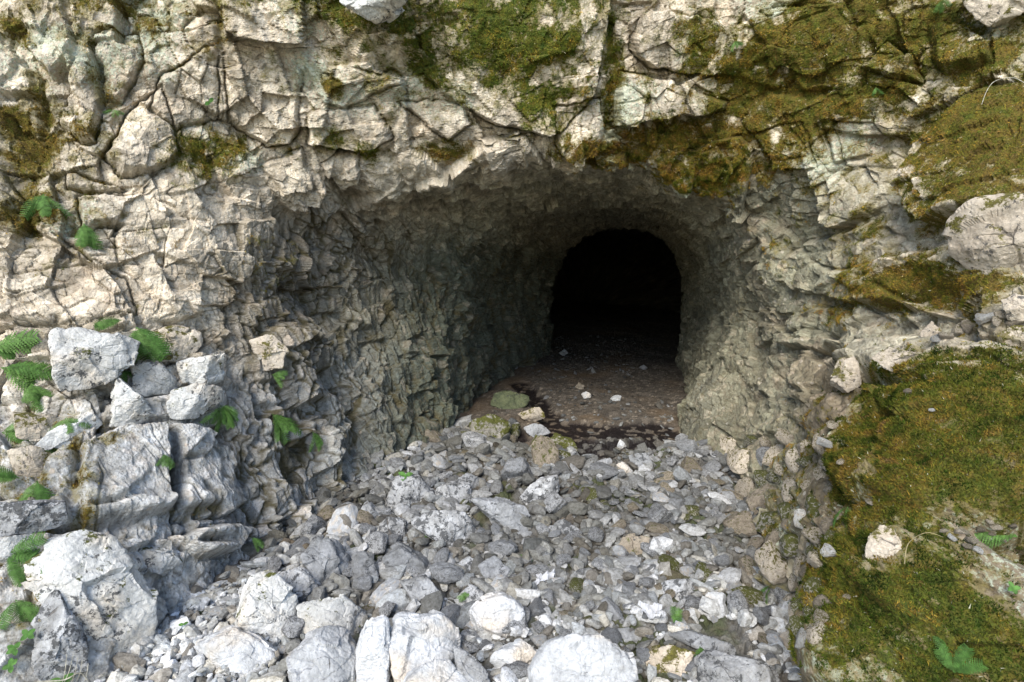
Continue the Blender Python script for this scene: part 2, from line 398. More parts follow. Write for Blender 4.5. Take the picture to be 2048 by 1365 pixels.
PBLOCKS = [([(-40,60),(55,130),(82,150),(80,182),(-40,190)],.07,.05,-.1),([(58,-10),(140,0),(165,95),(118,165),(70,110)],.10,.1,-.1),
 ([(102,190),(150,150),(166,100),(202,140),(207,262),(195,292),(165,296),(112,228)],.09,.1,-.12),([(190,70),(270,55),(292,130),(236,202),(208,190)],.05,0,-.1),
 ([(203,312),(250,232),(322,180),(352,262),(366,312),(300,356),(240,362)],.10,-.05,-.15),([(325,150),(430,90),(436,242),(352,272),(302,222)],.05,-.1,0),
 ([(446,95),(560,90),(640,200),(600,262),(600,292),(530,300),(458,242)],.06,.08,-.1),([(600,112),(800,150),(812,170),(690,216),(642,206)],.05,0,-.12),
 ([(608,222),(752,206),(792,282),(740,312),(610,292)],.08,-.05,-.15),([(788,205),(930,212),(942,252),(902,292),(850,252)],.07,.05,-.12),
 ([(850,-60),(1218,-60),(1212,90),(1192,202),(1110,290),(1000,262),(900,205),(822,130)],.09,.08,-.08),([(1108,218),(1200,200),(1217,290),(1152,320),(1106,292)],.11,0,-.15),
 ([(1240,128),(1300,150),(1452,174),(1452,226),(1320,242),(1234,254)],.13,0,-.18),([(1290,18),(1370,30),(1482,60),(1476,150),(1300,145),(1256,110)],.09,-.06,-.05),
 ([(145,385),(300,388),(337,420),(330,446),(170,460)],.09,0,-.15),([(125,335),(236,368),(262,384),(200,392),(128,376)],.05,0,-.1),
 ([(265,382),(352,318),(432,354),(400,388),(300,396)],.04,.1,-.1),([(1738,135),(1780,78),(1822,110),(1852,166),(1790,162)],.10,-.05,-.1),
 ([(1864,40),(1940,58),(1992,130),(1900,157),(1868,110)],.10,0,-.15),([(1548,552),(1640,518),(1762,572),(1850,622),(1700,604),(1580,574)],.10,0,-.15),
 ([(1562,668),(1622,658),(1692,688),(1652,704),(1580,698)],.09,0,-.15),([(1812,395),(1850,300),(1950,200),(2100,150),(2110,430),(1900,462)],.17,-.12,-.1),
 ([(-30,470),(110,462),(250,560),(282,640),(-30,662)],.04,.05,-.08),([(300,500),(440,540),(452,650),(340,622)],.05,.1,-.1),([(380,560),(455,590),(448,690),(400,660)],.04,.1,0),
 ([(640,335),(715,300),(720,370),(680,395)],.06,0,-.1),([(520,330),(600,300),(625,370),(560,395)],.05,.1,-.1),([(960,290),(1050,270),(1090,330),(980,345)],.05,0,-.1),
 ([(0,380),(40,400),(45,440),(-30,450),(-30,390)],.10,0,-.1),([(1500,270),(1600,250),(1640,330),(1540,350)],.05,0,-.1),([(1650,250),(1730,230),(1740,310),(1670,330)],.05,0,-.1),
 ([(160,900),(232,858),(338,846),(352,1028),(170,1058)],.13,.02,-.05),([(348,856),(400,864),(460,900),(496,1012),(430,1042),(354,1032)],.10,-.05,.02),
 ([(335,1046),(430,1048),(494,1027),(499,1062),(450,1114),(385,1124),(340,1088)],.11,0,-.08),([(55,1072),(330,1038),(334,1092),(180,1072),(66,1114)],.06,0,.02),
 ([(216,796),(330,790),(452,770),(452,830),(340,842),(214,856)],.05,0,.02),([(100,775),(268,735),(356,722),(450,706),(450,770),(330,792),(216,800),(110,820)],.03,0,.02),
 ([(0,910),(160,898),(158,1000),(0,1002)],.05,0,.0),([(-30,1004),(150,1000),(150,1052),(-30,1072)],.09,0,-.04),([(500,880),(545,870),(585,1030),(540,1060)],.05,-.04,0),
 ([(600,850),(660,830),(690,980),(640,1030)],.04,-.03,0),([(500,1090),(560,1060),(590,1120),(520,1160)],.03,0,0),([(330,1130),(470,1110),(540,1150),(380,1240),(345,1250)],-.02,0,0)]
for pts, prot, tx, ty in PBLOCKS:
    pts = np.array(pts, float); c2 = pts.mean(0); d0 = near_depth(*c2); C = unproj(c2[0], c2[1], d0)
    view = (C - EYE) / np.linalg.norm(C - EYE); rt = np.cross(view, [0, 0, 1.]); rt /= np.linalg.norm(rt); upv = np.cross(rt, view)
    W = unproj(pts[:, 0], pts[:, 1], d0) - C; W = np.stack([W @ rt, W @ upv], 1)
    D = QJ0 - C; a = D @ rt; b = D @ upv; sel = (np.abs(a) < .6) & (np.abs(b) < .6) & (np.abs(D @ view) < 1)
    ins = np.full(sel.sum(), 9.)
    for i in range(len(W)):
        e = W[(i + 1) % len(W)] - W[i]; nn = np.array([e[1], -e[0]]) / np.linalg.norm(e)
        if nn @ (W[i] + W[(i + 1) % len(W)]) < 0: nn = -nn
        ins = np.minimum(ins, nn @ W[i] - (a[sel] * nn[0] + b[sel] * nn[1]))
    ins += wj[sel] * .16 + wj2[sel] * .014
    prof = np.clip(ins / (.012 + .02 * np.clip(gn[sel] + .3, 0, 1)), 0, 1); k_ = .6 if c2[0] < 460 and c2[1] < 640 else (.75 if c2[1] < 340 and c2[0] < 1000 else 1.); h = prof * (prot * k_ + a[sel] * tx + b[sel] * ty)
    Hb[sel] = np.where(prof > 0, Hb[sel] * (1 - prof) + h, Hb[sel])
    crack[sel] = np.maximum(crack[sel], np.exp(-(ins / .007) ** 2) * np.clip(.35 + 1.1 * gn[sel], 0, .8))
# --- long joints in the rock, drawn as lines across the face
QJ = BP + warp * .45
JOINTS = [([(0,905),(100,890),(210,900)],12),([(150,852),(330,838),(450,815)],11),([(220,1052),(350,1035),(495,1012)],12),([(60,1078),(250,1042),(330,1095)],11),([(205,900),(208,1040)],18),([(442,700),(452,780),(455,860)],18),([(385,850),(420,1000)],9),([(520,850),(560,1050)],15),([(600,850),(625,1010)],11),([(350,1092),(480,1085),(545,1150)],14),([(100,930),(110,1000)],9),([(0,822),(100,827)],12),([(112,640),(104,780),(20,820)],14),([(300,940),(310,1040)],7),([(165,960),(330,925),(480,905)],7),([(330,1130),(350,1240),(300,1330)],24),([(455,880),(475,960),(480,1040)],16),([(560,1060),(600,1100)],14),([(700,900),(712,1010)],10),([(760,820),(775,960)],10),([(820,760),(835,900)],10),([(30,255),(70,290),(60,340)],48),([(20,330),(60,400),(50,440)],40),([(195,130),(205,190)],26),([(480,880),(510,960),(515,1060)],22),([(310,1140),(325,1220),(330,1300)],26),([(438,0),(436,90),(432,190),(440,260),(470,290)],14),([(300,190),(335,240),(360,310)],8),([(200,130),(205,220),(260,190)],12),
 ([(1225,40),(1232,130),(1215,260),(1205,300)],18),([(1870,30),(1865,140),(1740,190)],16),([(1740,165),(1900,150),(2010,110)],12),
 ([(1600,730),(1720,690),(1850,660),(2040,610)],16),([(560,640),(640,700),(700,740)],7),([(70,150),(90,230),(60,300)],16),
 ([(0,300),(50,330),(60,420)],20),([(100,460),(240,470),(400,440)],10),([(150,650),(290,640),(400,660)],14),
 ([(160,1050),(330,1030),(490,1010)],7),([(0,1065),(140,1040),(330,985)],6),([(215,800),(215,860),(150,900),(150,1010)],14),
 ([(460,720),(470,880),(500,1040),(505,1120)],12),([(540,800),(560,940),(590,1060)],10),([(640,860),(655,960),(640,1060)],8),([(270,1090),(320,1180),(330,1290)],14),
 ([(560,1040),(700,960),(860,870)],5),([(480,1130),(560,1100),(640,1040)],6),([(950,520),(960,620),(985,730)],16),([(1010,480),(1015,560),(1030,700)],9),
 ([(560,560),(700,640),(740,760)],7),([(650,200),(600,260),(610,300)],8),([(1150,480),(1120,560),(1105,640)],5),
 ([(1700,860),(1720,980),(1760,1060),(1830,1090)],16),([(1560,920),(1640,980),(1700,1100)],10),([(1500,700),(1640,730),(1700,700)],8),
 ([(1330,370),(1350,430),(1330,470)],6),([(1480,560),(1600,620),(1700,640)],7)]
for pts, wpx in JOINTS:
    T = []
    for (px, py) in pts: T.append(unproj(px, py, near_depth(px, py)))
    for p, q in zip(T[:-1], T[1:]):
        e = q - p; L = e @ e
        lo, hi = np.minimum(p, q) - .3, np.maximum(p, q) + .3
        sel = np.all((QJ > lo) & (QJ < hi), 1); D = QJ[sel] - p
        tt = np.clip(D @ e / L, 0, 1); dist = np.linalg.norm(D - tt[:, None] * e, axis=1)
        dpx = np.linalg.norm(p - EYE) / FPX
        g = np.exp(-(dist / ((wpx * .40 + 1.2) * dpx)) ** 2)
        crack[sel] = np.maximum(crack[sel], g * 1.3)

# --- fractured relief at several sizes
def aniso(P, rx, ry, rz): return P * np.array([1 / rx, 1 / ry, 1 / rz])
tilt = math.radians(14)
Qj = None
Qt = Q.copy(); Qt[:, 0] = Q[:, 0] * math.cos(tilt) + Q[:, 2] * math.sin(tilt); Qt[:, 2] = -Q[:, 0] * math.sin(tilt) + Q[:, 2] * math.cos(tilt)
w_chip = np.clip(w_alc + w_ledge * .65 + .5 * w_in, 0, 1)
f1, f2, fa, ca = worley(Q, .42, 1)
g1, g2, gb, cb = worley(Qt * np.array([1, .55, .8]), .17, 2)
c1a, c2a, fca, cca = worley(Q * np.array([1, .8, 1.15]) + warp * .4, .085, 3)
c1b, c2b, fcb, ccb = worley(aniso(Qt, .95, .95, 2.6), .070, 4)
r1, r2, fr, cr_ = worley(aniso(Qt, 1, .9, 3.2) + warp, .19, 8)
s1, s2, fs, cs = worley(aniso(Qt, 1, 1.2, 1.5), .042, 5)
fc = fca * (1 - w_chip) + fcb * w_chip
cc = cca * (1 - w_chip) + ccb * w_chip
ec = np.where(w_chip > .5, c2b - c1b, c2a - c1a)
rough = vnoise(BP, .5, 77) * .5 + .5
smooth_face = np.clip(Hb * 14, 0, 1) * (1 - w_alc)            # big blocks have calmer faces
H = Hb.copy()
H += fa * .075 * (1 - .4 * smooth_face) * (1 - .5 * w_in)
H += gb * .040 * (1 - .45 * smooth_face) + gb * .016 * w_alc
H += fc * (.017 - .008 * smooth_face + .014 * w_alc)
H += fs * (.0085 - .003 * w_in) * (1 - .3 * smooth_face) + fc * .006 * w_in
H += fr * .045 * np.clip(w_alc + .8 * w_in * sstep(4.6, 3.6, SU), 0, 1) + fr * .015 * w_ledge
edg = sstep(.10, .01, s2 - s1) * (.3 + .7 * np.clip(w_alc + w_in, 0, 1))
upf = 1 - np.clip(w_alc + w_in + w_ledge * .4, 0, 1)
H -= edg * .004 * (vnoise(BP, .25, 79) > -.1)
H += fbm(BP, .3, 30, 5, .55) * .035
grv = sstep(.09 + .05 * w_alc, .01, ec) * (.35 + .65 * (rough > .35)) * (1 - .6 * smooth_face)
grb = sstep(.04, .0, g2 - g1) * sstep(-.1, .3, vnoise(BP, .3, 78))
grv = grv * (1 - .45 * np.clip(1 - w_alc - w_in - w_ledge, 0, 1))
H -= grv * (.006 + .014 * w_alc) + grb * .020 * (1 - .5 * smooth_face) + np.clip(crack, 0, 1.3) * (.045 + .025 * sstep(6.5, 7.2, SV) * sstep(2.1, 1.3, SU))
# ribs running down the inner left wall
rib = (np.abs(np.sin(BP[:, 1] * 3.6 + BP[:, 2] * .5 + vnoise(BP, .7, 33) * 2.0)) - .6) * np.clip(w_in + w_alc * .7, 0, 1) * sstep(4.2, 3.2, SU)
H += rib * .11
H *= sstep(0, 1.5, SV) * .5 + .5
w_vert = np.clip(w_alc + .8 * w_ledge * sstep(.9, 1.5, SU) + w_in * sstep(4.2, 3.2, SU), 0, 1)
vl = np.maximum(sstep(.10, .0, np.abs(vnoise(aniso(Qt, 1, 1, 8), .075, 98))), sstep(.07, .0, np.abs(vnoise(aniso(Qt, 1, 1, 6), .16, 99)))) * w_vert * (vnoise(BP, .2, 101) > -.35)
H -= vl * .024
HG = H.reshape(NU, NV)
for ax in (0, 1):                                  # wear the sharpest steps a little
    HG = .25 * np.roll(HG, 1, ax) + .5 * HG + .25 * np.roll(HG, -1, ax)
wsm = np.clip(.15 + w_alc + w_in + w_ledge + sstep(6.5, 7.5, SU) * sstep(8.5, 7.5, SV), 0, 1)
H = H * (1 - wsm) + HG.ravel() * wsm
CP = BP + BN * H[:, None]
CN = grid_normals(CP.reshape(NU, NV, 3)).reshape(-1, 3) * (-1 if CFLIP else 1)
cpx, cpy, cpd = proj(CP)
seen = (cpd > 0)
def surf_at(px, py):
    """index of the frontmost vertex of the face at a point of the photograph"""
    m = np.where((np.abs(cpx - px) < 7) & (np.abs(cpy - py) < 7) & seen)[0]
    if len(m) == 0: m = np.argsort((cpx - px) ** 2 + (cpy - py) ** 2 + np.where(seen, 0, 1e9))[:8]
    return m[np.argmin(cpd[m])]

# --- where moss grows: centre, radii, strength, hue (0 green, 1 olive, 2 brown)
MOSS = [(1640,320,260,170,.42,1.2),(1450,200,230,120,.45,1.2),(1800,460,170,150,.45,1.3),(1560,480,120,120,.35,1.2),(300,60,280,110,.4,1.5),(80,350,130,170,.4,1.6),(850,120,330,140,.5,.9),(1640,900,110,200,.42,1.3),(1560,1000,90,170,.45,1.6),(1620,1230,70,110,.5,1.0),(1300,400,120,40,.35,1.4),(930,90,210,110,1,.3),(860,20,330,60,1,.3),(1090,180,110,110,.62,.7),(600,30,150,50,.6,1),(1070,225,50,50,.95,.2),(1110,60,120,60,.8,.4),(780,210,60,30,.4,1),
 (1520,60,200,90,.55,1),(1700,70,230,90,1.1,1),(1600,190,190,80,1.1,1),(1500,120,120,80,.95,1),(1830,220,120,80,.7,1.1),(1400,70,70,50,.8,.9),(1380,285,210,55,1.05,1.6),(1190,310,90,40,.9,1.8),(1430,350,150,45,1.0,1.3),
 (1225,180,26,130,.9,1),(670,185,20,24,1.2,1.5),(680,285,70,22,.75,.8),(740,312,36,24,1,.8),(430,305,75,52,.85,1),(890,312,60,24,.8,1.6),(560,280,40,30,.3,1),
 (90,50,110,80,.75,.9),(250,35,130,60,.75,1.4),(150,130,70,50,.55,1),(150,285,80,50,.75,1.7),(320,110,60,50,.6,1.5),(70,260,60,80,.75,1.2),(100,420,100,50,.6,1.6),(470,80,40,80,.4,1),
 (360,50,100,50,.55,1.5),(230,210,40,50,.5,1.4),(200,470,110,40,.35,1.6),(300,600,60,30,.2,1),(1880,250,200,120,.72,1.1),(1480,210,80,60,.7,1.2),(540,520,90,60,.25,1.2),
 (1950,300,130,140,1.15,1.3),(1940,110,70,60,.9,1.1),(1830,560,130,60,1.1,1.5),(1850,140,100,90,.6,.9),(1640,430,60,70,.4,1),(1900,430,60,60,.6,1),(1760,330,130,100,.35,1.2),(1980,90,90,80,.6,1),
 (1880,860,240,170,1.12,.65),(1860,1200,230,150,.95,.5),(1960,1330,180,110,.95,.6),(1740,1300,110,90,.9,.3),(1730,900,60,120,.8,1.5),(1700,1060,60,70,.5,1.3),
 (1650,620,60,30,.6,1.4),(1980,640,130,40,.5,1),(1480,470,90,60,.3,1.2),(1560,930,60,50,.35,1),(1690,1180,50,80,.5,1.2),(1500,560,60,60,.2,1),
 (200,860,60,40,.45,1.8),(70,900,90,90,.55,1.9),(60,1150,60,60,.5,1.6),(160,960,20,90,.5,1.9),(640,860,60,60,.2,1),(900,430,120,50,.2,1.3)]
moss = np.full(len(BP), -.26, np.float32) + fbm(BP, .35, 200, 4, .6) * .28
hue = np.full(len(BP), 1.2, np.float32); hw = np.full(len(BP), .25, np.float32)
acc = np.zeros(len(BP), np.float32)
for (cx, cy, rx, ry, s, hu) in MOSS:
    i = surf_at(cx, cy) if 0 < cx < 2048 and 0 < cy < 1365 else surf_at(min(max(cx, 20), 2030), min(max(cy, 20), 1345))
    C = CP[i]; view = (C - EYE); dd = np.linalg.norm(view); view /= dd
    rt = np.cross(view, [0, 0, 1.]); rt /= np.linalg.norm(rt); upv = np.cross(rt, view)
    D = CP - C; k = dd / FPX
    r2 = (D @ rt / (rx * k)) ** 2 + (D @ upv / (ry * k)) ** 2 + (D @ view / .9) ** 2
    g = np.exp(-(r2 ** 1.5) * .7) * s
    acc = np.maximum(acc, g); hue += g * hu * 2; hw += g * 2
hue = hue / (hw + .75)
moss = moss + acc * 1.05 + np.clip(crack, 0, 1) * .28 * (1 - w_in) + grb * .12 * (1 - w_chip) + (acc > .15) * fbm(BP, .09, 210, 4, .7) * .42
moss -= w_in * .5
moss += w_bank * fbm(BP, .26, 262, 5, .65) * .5
cush = np.clip(moss - .35, 0, 1) * (.3 + .7 * w_bank) * (.012 + .034 * (fbm(BP, .13, 260, 3) + .3) + .013 * vnoise(BP, .035, 261))
CP = CP + BN * cush[:, None]
moss -= (cc > .72) * .25 * (acc < 1.0)
lich = fbm(BP, .4, 220, 3, .6) * .55 + .0 + sstep(.15, .5, acc) * .40 * (acc < .9)
lich *= (1 - w_in) * (1 - .75 * w_alc) * (1 - w_ledge); lich = np.maximum(lich, .035 * (1 - w_in) * (1 - w_alc))
cream = np.array([.77, .69, .575]); grey = np.array([.60, .615, .635]); taupe = np.array([.205, .20, .185]); alg = np.array([.26, .265, .20]); algd = np.array([.08, .10, .08])
def mixc(a, b, t): return a * (1 - t[:, None]) + b * t[:, None]
low = sstep(1.35, .75, BP[:, 2]) * sstep(6, 4.5, SU)            # the bottom metre of the left side is washed pale grey
c = mixc(np.broadcast_to(cream, (len(BP), 3)), grey, low)
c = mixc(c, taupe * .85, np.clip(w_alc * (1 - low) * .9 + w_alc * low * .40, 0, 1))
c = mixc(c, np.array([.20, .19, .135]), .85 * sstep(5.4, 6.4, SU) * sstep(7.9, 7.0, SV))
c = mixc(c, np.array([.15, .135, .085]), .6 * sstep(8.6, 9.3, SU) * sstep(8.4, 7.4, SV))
c = mixc(c, alg * 1.3, w_rgt * .62 * sstep(.95, .3, acc))
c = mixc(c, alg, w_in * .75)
c = mixc(c, np.array([.10, .10, .085]), sstep(3.2, 2.4, SV) * .8)  # far chamber: deep shade painted into the rock colour
c = mixc(c, np.array([.40, .385, .30]), .7 * sstep(3.9, 4.5, SU) * sstep(7.2, 6.4, SU) * sstep(7.2, 6.2, SV) * sstep(2.8, 3.2, SV))  # vault colour lightened to stand in for light bounced off the floor
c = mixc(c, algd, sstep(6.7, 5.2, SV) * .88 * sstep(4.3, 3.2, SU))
c = mixc(c, taupe * .9, np.clip(fbm(BP, .8, 240, 4) * .8 - .25, 0, .45) * (1 - low * .6))
c = mixc(c, np.array([.54, .43, .32]), np.clip(fbm(BP, .22, 250, 5, .7) - .15, 0, .5) * (1 - w_in) * (1 - low * .7))
c = mixc(c, np.array([.19, .15, .10]), w_bank * .85)
c = mixc(c, np.array([.30, .255, .19]), np.clip(fbm(BP, .16, 255, 5, .75) - .02, 0, .7) * (1 - w_in) * (1 - low * .5))
c = c * (.72 + .5 * cc[:, None]) * (.84 + .3 * cb[:, None]) * (.78 + .42 * cs[:, None])
pk = (cs > .8) * .5 * (cc > .5); c = mixc(c, np.array([.56, .44, .36]), pk * .4)
dirt = np.clip(vl * .8 + grv * (.4 + .45 * w_alc) + grb * .4 + np.clip(crack, 0, 1) * .65, 0, .95)
c = mixc(c, np.array([.10, .085, .042]), np.clip(dirt + edg * .35 * (vnoise(BP, .25, 79) > -.1), 0, .95))
M_CLIFF = mat_cliff()
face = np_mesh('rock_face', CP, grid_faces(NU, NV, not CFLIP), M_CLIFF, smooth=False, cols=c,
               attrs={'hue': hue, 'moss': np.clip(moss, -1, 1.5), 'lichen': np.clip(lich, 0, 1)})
tag(face, kind='structure')
# ------------------------------------------------------------------ the ground
FY = np.array([-2, .6, 1.5, 2.3, 2.8, 3.75, 5.0, 6.3, 9.5, 13.5, 26]); FZ = np.array([-1.75, -1.7, -1.68, -1.655, -1.62, -1.53, -1.46, -1.40, -1.26, -1.17, -1.1])
def floor_base(x, y): return EYE[2] + np.interp(y, FY, FZ) + .02
def floor_hit(px, py):
    r = unproj(px, py, 1.0) - EYE
    t = .5
    for _ in range(4000):
        p = EYE + r * t
        if p[2] <= floor_base(p[0], p[1]): return p
        t *= 1.004
    return EYE + r * 15
ny = 900; ys = 1.2 * (26.0 / 1.2) ** np.linspace(0, 1, ny)
nx = 620; xr = np.linspace(-1, 1, nx)
cxl = np.interp(ys, [1.2, 3, 5, 7, 9.5, 18, 26], [.1, .15, .45, .95, 1.6, 2.3, 2.7]); hwd = np.interp(ys, [1.2, 3, 5, 7, 9.5, 18, 26], [2.6, 2.6, 1.9, 1.9, 2.2, 4.2, 5])
X = cxl[None] + xr[:, None] * hwd[None]; Y = np.repeat(ys[None], nx, 0)
G = np.stack([X, Y, floor_base(X, Y)], 2).reshape(-1, 3)
w = np.stack([fbm(G, .2, 300 + k, 3) for k in range(3)], 1) * .03
a1, a2, af, ac = worley(G + w, .11, 301); b1, b2, bf, bc = worley(G + w * .6, .055, 302); d1, d2, df, dc = worley(G + w * .3, .028, 303)
fine = sstep(4.55, 4.95, G[:, 1] + .25 * fbm(G, .4, 360, 3))                          # trodden earth inside, rubble outside
z = (np.sqrt(np.clip(a2 - a1, 0, 1)) * .05 + af * .02 + np.sqrt(np.clip(b2 - b1, 0, 1)) * .02 + bf * .008) * (1 - fine) + df * .005 + fbm(G, .5, 310, 4) * .03
z += fine * .5 * (np.sqrt(np.clip(b2 - b1, 0, 1)) * .008) * (bc > .6)
wet = np.zeros(len(G))
for pts, wd in (([(1040,770),(1075,800),(1110,850),(1150,890),(1180,920)],.13),([(1120,852),(1220,866),(1300,858),(1330,885)],.24),([(1090,870),(1200,900),(1290,900)],.16),([(1020,860),(1040,880)],.1)):
    T = [floor_hit(*p) for p in pts]
    for p, q in zip(T[:-1], T[1:]):
        e = (q - p)[:2]; D = G[:, :2] - p[:2]; tt = np.clip(D @ e / (e @ e), 0, 1)
        wet = np.maximum(wet, np.exp(-(np.linalg.norm(D - tt[:, None] * e, axis=1) / wd) ** 2 * 1.0))
wetm = sstep(.25, .6, wet + fbm(G, .15, 320, 4) * .25)
z -= wetm * .035
G[:, 2] += z
c = np.where((fine > .5)[:, None], np.array([.19, .165, .14]), np.array([.17, .165, .155])) * (.6 + .7 * bc[:, None])
c = c * np.interp(G[:, 1], [2.2, 3.6], [.9, .6])[:, None]  # ground darkens up the slope, shade painted in along with the dirt
c = mixc(c, np.array([.05, .065, .02]), sstep(.15, .5, fbm(G, .3, 335, 4)) * .8 * (1 - fine))
c = mixc(c, np.array([.09, .08, .06]), sstep(.14, .0, b2 - b1) * .6 * (1 - fine))
c = mixc(c, np.array([.13, .10, .07]), sstep(.0, .8, fbm(G, .4, 330, 4)) * .6 * (1 - .5 * fine))
c = mixc(c, np.array([.42, .36, .29]), (dc > .93) * .5 * fine)
c = mixc(c, np.array([.15, .105, .065]), np.clip(fbm(G, .5, 340, 4), 0, 1) * fine)
c = mixc(c, np.array([.012, .009, .010]), wetm * .95 * (1 - (bc > .8) * .8))
def mat_floor():
    t = NT('rubble_earth'); P = t.pos(); c = t.attr('Col', 'Color')
    c = t.mix(t.rng(t.noise(P, 120, 5, .7), .3, .7), t.mix(1., c, (.6, .6, .6), 'MULTIPLY'), t.mix(1., c, (1.35, 1.35, 1.35), 'MULTIPLY'))
    r = t.rng(t.attr('wet'), 0, 1, .9, .55)
    return t.done(c, t.bump(t.noise(P, 90, 6, .7), .8, .01), r)
M_FLOOR = mat_floor()
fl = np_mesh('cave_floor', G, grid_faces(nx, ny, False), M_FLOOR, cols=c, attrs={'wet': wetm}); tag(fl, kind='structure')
FG = G; fpx, fpy, fpd = proj(FG)
GXY = (xr, ys)
def floor_z(x, y):
    j = int(np.clip(np.searchsorted(ys, y), 0, ny - 1)); i = int(np.clip(round((((x - cxl[j]) / hwd[j]) + 1) / 2 * (nx - 1)), 0, nx - 1))
    return float(FG[i * ny + j, 2])
# ground running on behind and beside the viewer
gx, gy = np.meshgrid(np.linspace(-60, 60, 121), np.concatenate([np.linspace(-80, -2, 50), np.linspace(-1.5, 1.5, 12), [3.0]]), indexing='ij')
gg = np.stack([gx, gy, np.full_like(gx, -.12)], 2).reshape(-1, 3)
gg[:, 2] += fbm(gg, 5, 350, 3) * .15 - np.clip(-gg[:, 1] - 2, 0, 100) * .03
def mat_ground():
    t = NT('forest_gravel'); P = t.pos()
    c = t.mix(t.rng(t.noise(P, 3, 6, .7), .4, .6), (.30, .28, .22), (.14, .15, .08))
    return t.done(c, t.bump(t.noise(P, 20, 6, .7), .6, .03))
gr = np_mesh('ground', gg, grid_faces(121, 63, False), mat_ground()); tag(gr, kind='structure')
# ------------------------------------------------------------------ rocks
import bmesh
def ico(sub):
    bm = bmesh.new(); bmesh.ops.create_icosphere(bm, subdivisions=sub, radius=1)
    V = np.array([v.co[:] for v in bm.verts]); F = np.array([[v.index for v in f.verts] for f in bm.faces]); bm.free()
    return V / np.linalg.norm(V, axis=1, keepdims=True), F
ICO = {s: ico(s) for s in (2, 3, 4, 5, 6)}
def rock_radius(D, planes, p=16):
    """planes: (normal, distance); distance from the centre along each direction to a slightly worn convex body"""
    s = 0
    for n, h in planes:
        s = s + np.clip(D @ np.asarray(n) / h, 0, None) ** p
    return 1 / s ** (1 / p)
def relief(V, size, seed, amt=1.):
    """chips, steps and pits on a rock, in metres"""
    n = V / np.linalg.norm(V, axis=1, keepdims=True)
    off = V + seed * 3.1
    w = np.stack([fbm(off, size * .5, seed + k, 3) for k in range(3)], 1) * size * .10
    _, _, a, _ = worley(off + w, size * .55, seed + 5); _, _, b, _ = worley(off + w, size * .22, seed + 6)
    lay = np.abs(((off @ np.array([.3, .25, .92]) / (size * .16) + fbm(off, size * .6, seed + 8, 3) * 1.2) % 1) - .5)
    h = a * .050 + b * .017 + fbm(off, size * .5, seed + 7, 5, .6) * .05 - sstep(.12, 0, lay) * .012
    return V + n * (h * size * amt)[:, None]
def random_planes(rs, n=14, flat=1.):
    pl = []
    for k in range(n):
        v = rs.normal(size=3); v /= np.linalg.norm(v); pl.append((v, rs.uniform(.62, 1.0)))
    for v in np.vstack([np.eye(3), -np.eye(3)]): pl.append((v, 1.0))
    return pl
MR = {'white': mat_rock('white_limestone', (.63, .645, .67), (.40, .41, .425), spots=.0, warm=(.66, .57, .46)),
      'ledge': mat_rock('ledge_limestone', (.62, .625, .62), (.42, .42, .41), spots=.35, moss=.2, warm=(.58, .51, .42)),
      'grey': mat_rock('grey_limestone', (.34, .35, .37), (.18, .185, .19), spots=.35),
      'spotted': mat_rock('spotted_limestone', (.48, .49, .51), (.22, .22, .22), spots=.85),
      'mossy': mat_rock('mossy_limestone', (.48, .46, .42), (.27, .25, .21), spots=.3, moss=.75),
      'mosscap': mat_rock('moss_grown_limestone', (.58, .51, .42), (.36, .31, .25), spots=.2, moss=1.12, mosscol=((.06, .05, .015), (.15, .12, .03))),
      'cream': mat_rock('cream_limestone', (.62, .55, .46), (.42, .36, .29), spots=.1, moss=.45, mosscol=((.07, .06, .02), (.14, .13, .03))),
      'brown': mat_rock('brown_limestone', (.36, .31, .25), (.19, .16, .12), spots=.2, moss=.3),
      'green': mat_rock('algae_green_rock', (.16, .18, .10), (.05, .065, .04), spots=.3)}
def hull(pts):
    pts = sorted(map(tuple, pts)); 
    def half(ps):
        h = []
        for p in ps:
            while len(h) > 1 and (h[-1][0]-h[-2][0])*(p[1]-h[-2][1]) - (h[-1][1]-h[-2][1])*(p[0]-h[-2][0]) <= 0: h.pop()
            h.append(p)
        return h[:-1]
    return half(pts) + half(pts[::-1])
def depth_here(px, py, where):
    if where == 'floor':
        return proj(floor_hit(px, py)[None])[2][0]
    return cpd[surf_at(min(max(px, 8), 2040), min(max(py, 8), 1357))]
_rk = [0]
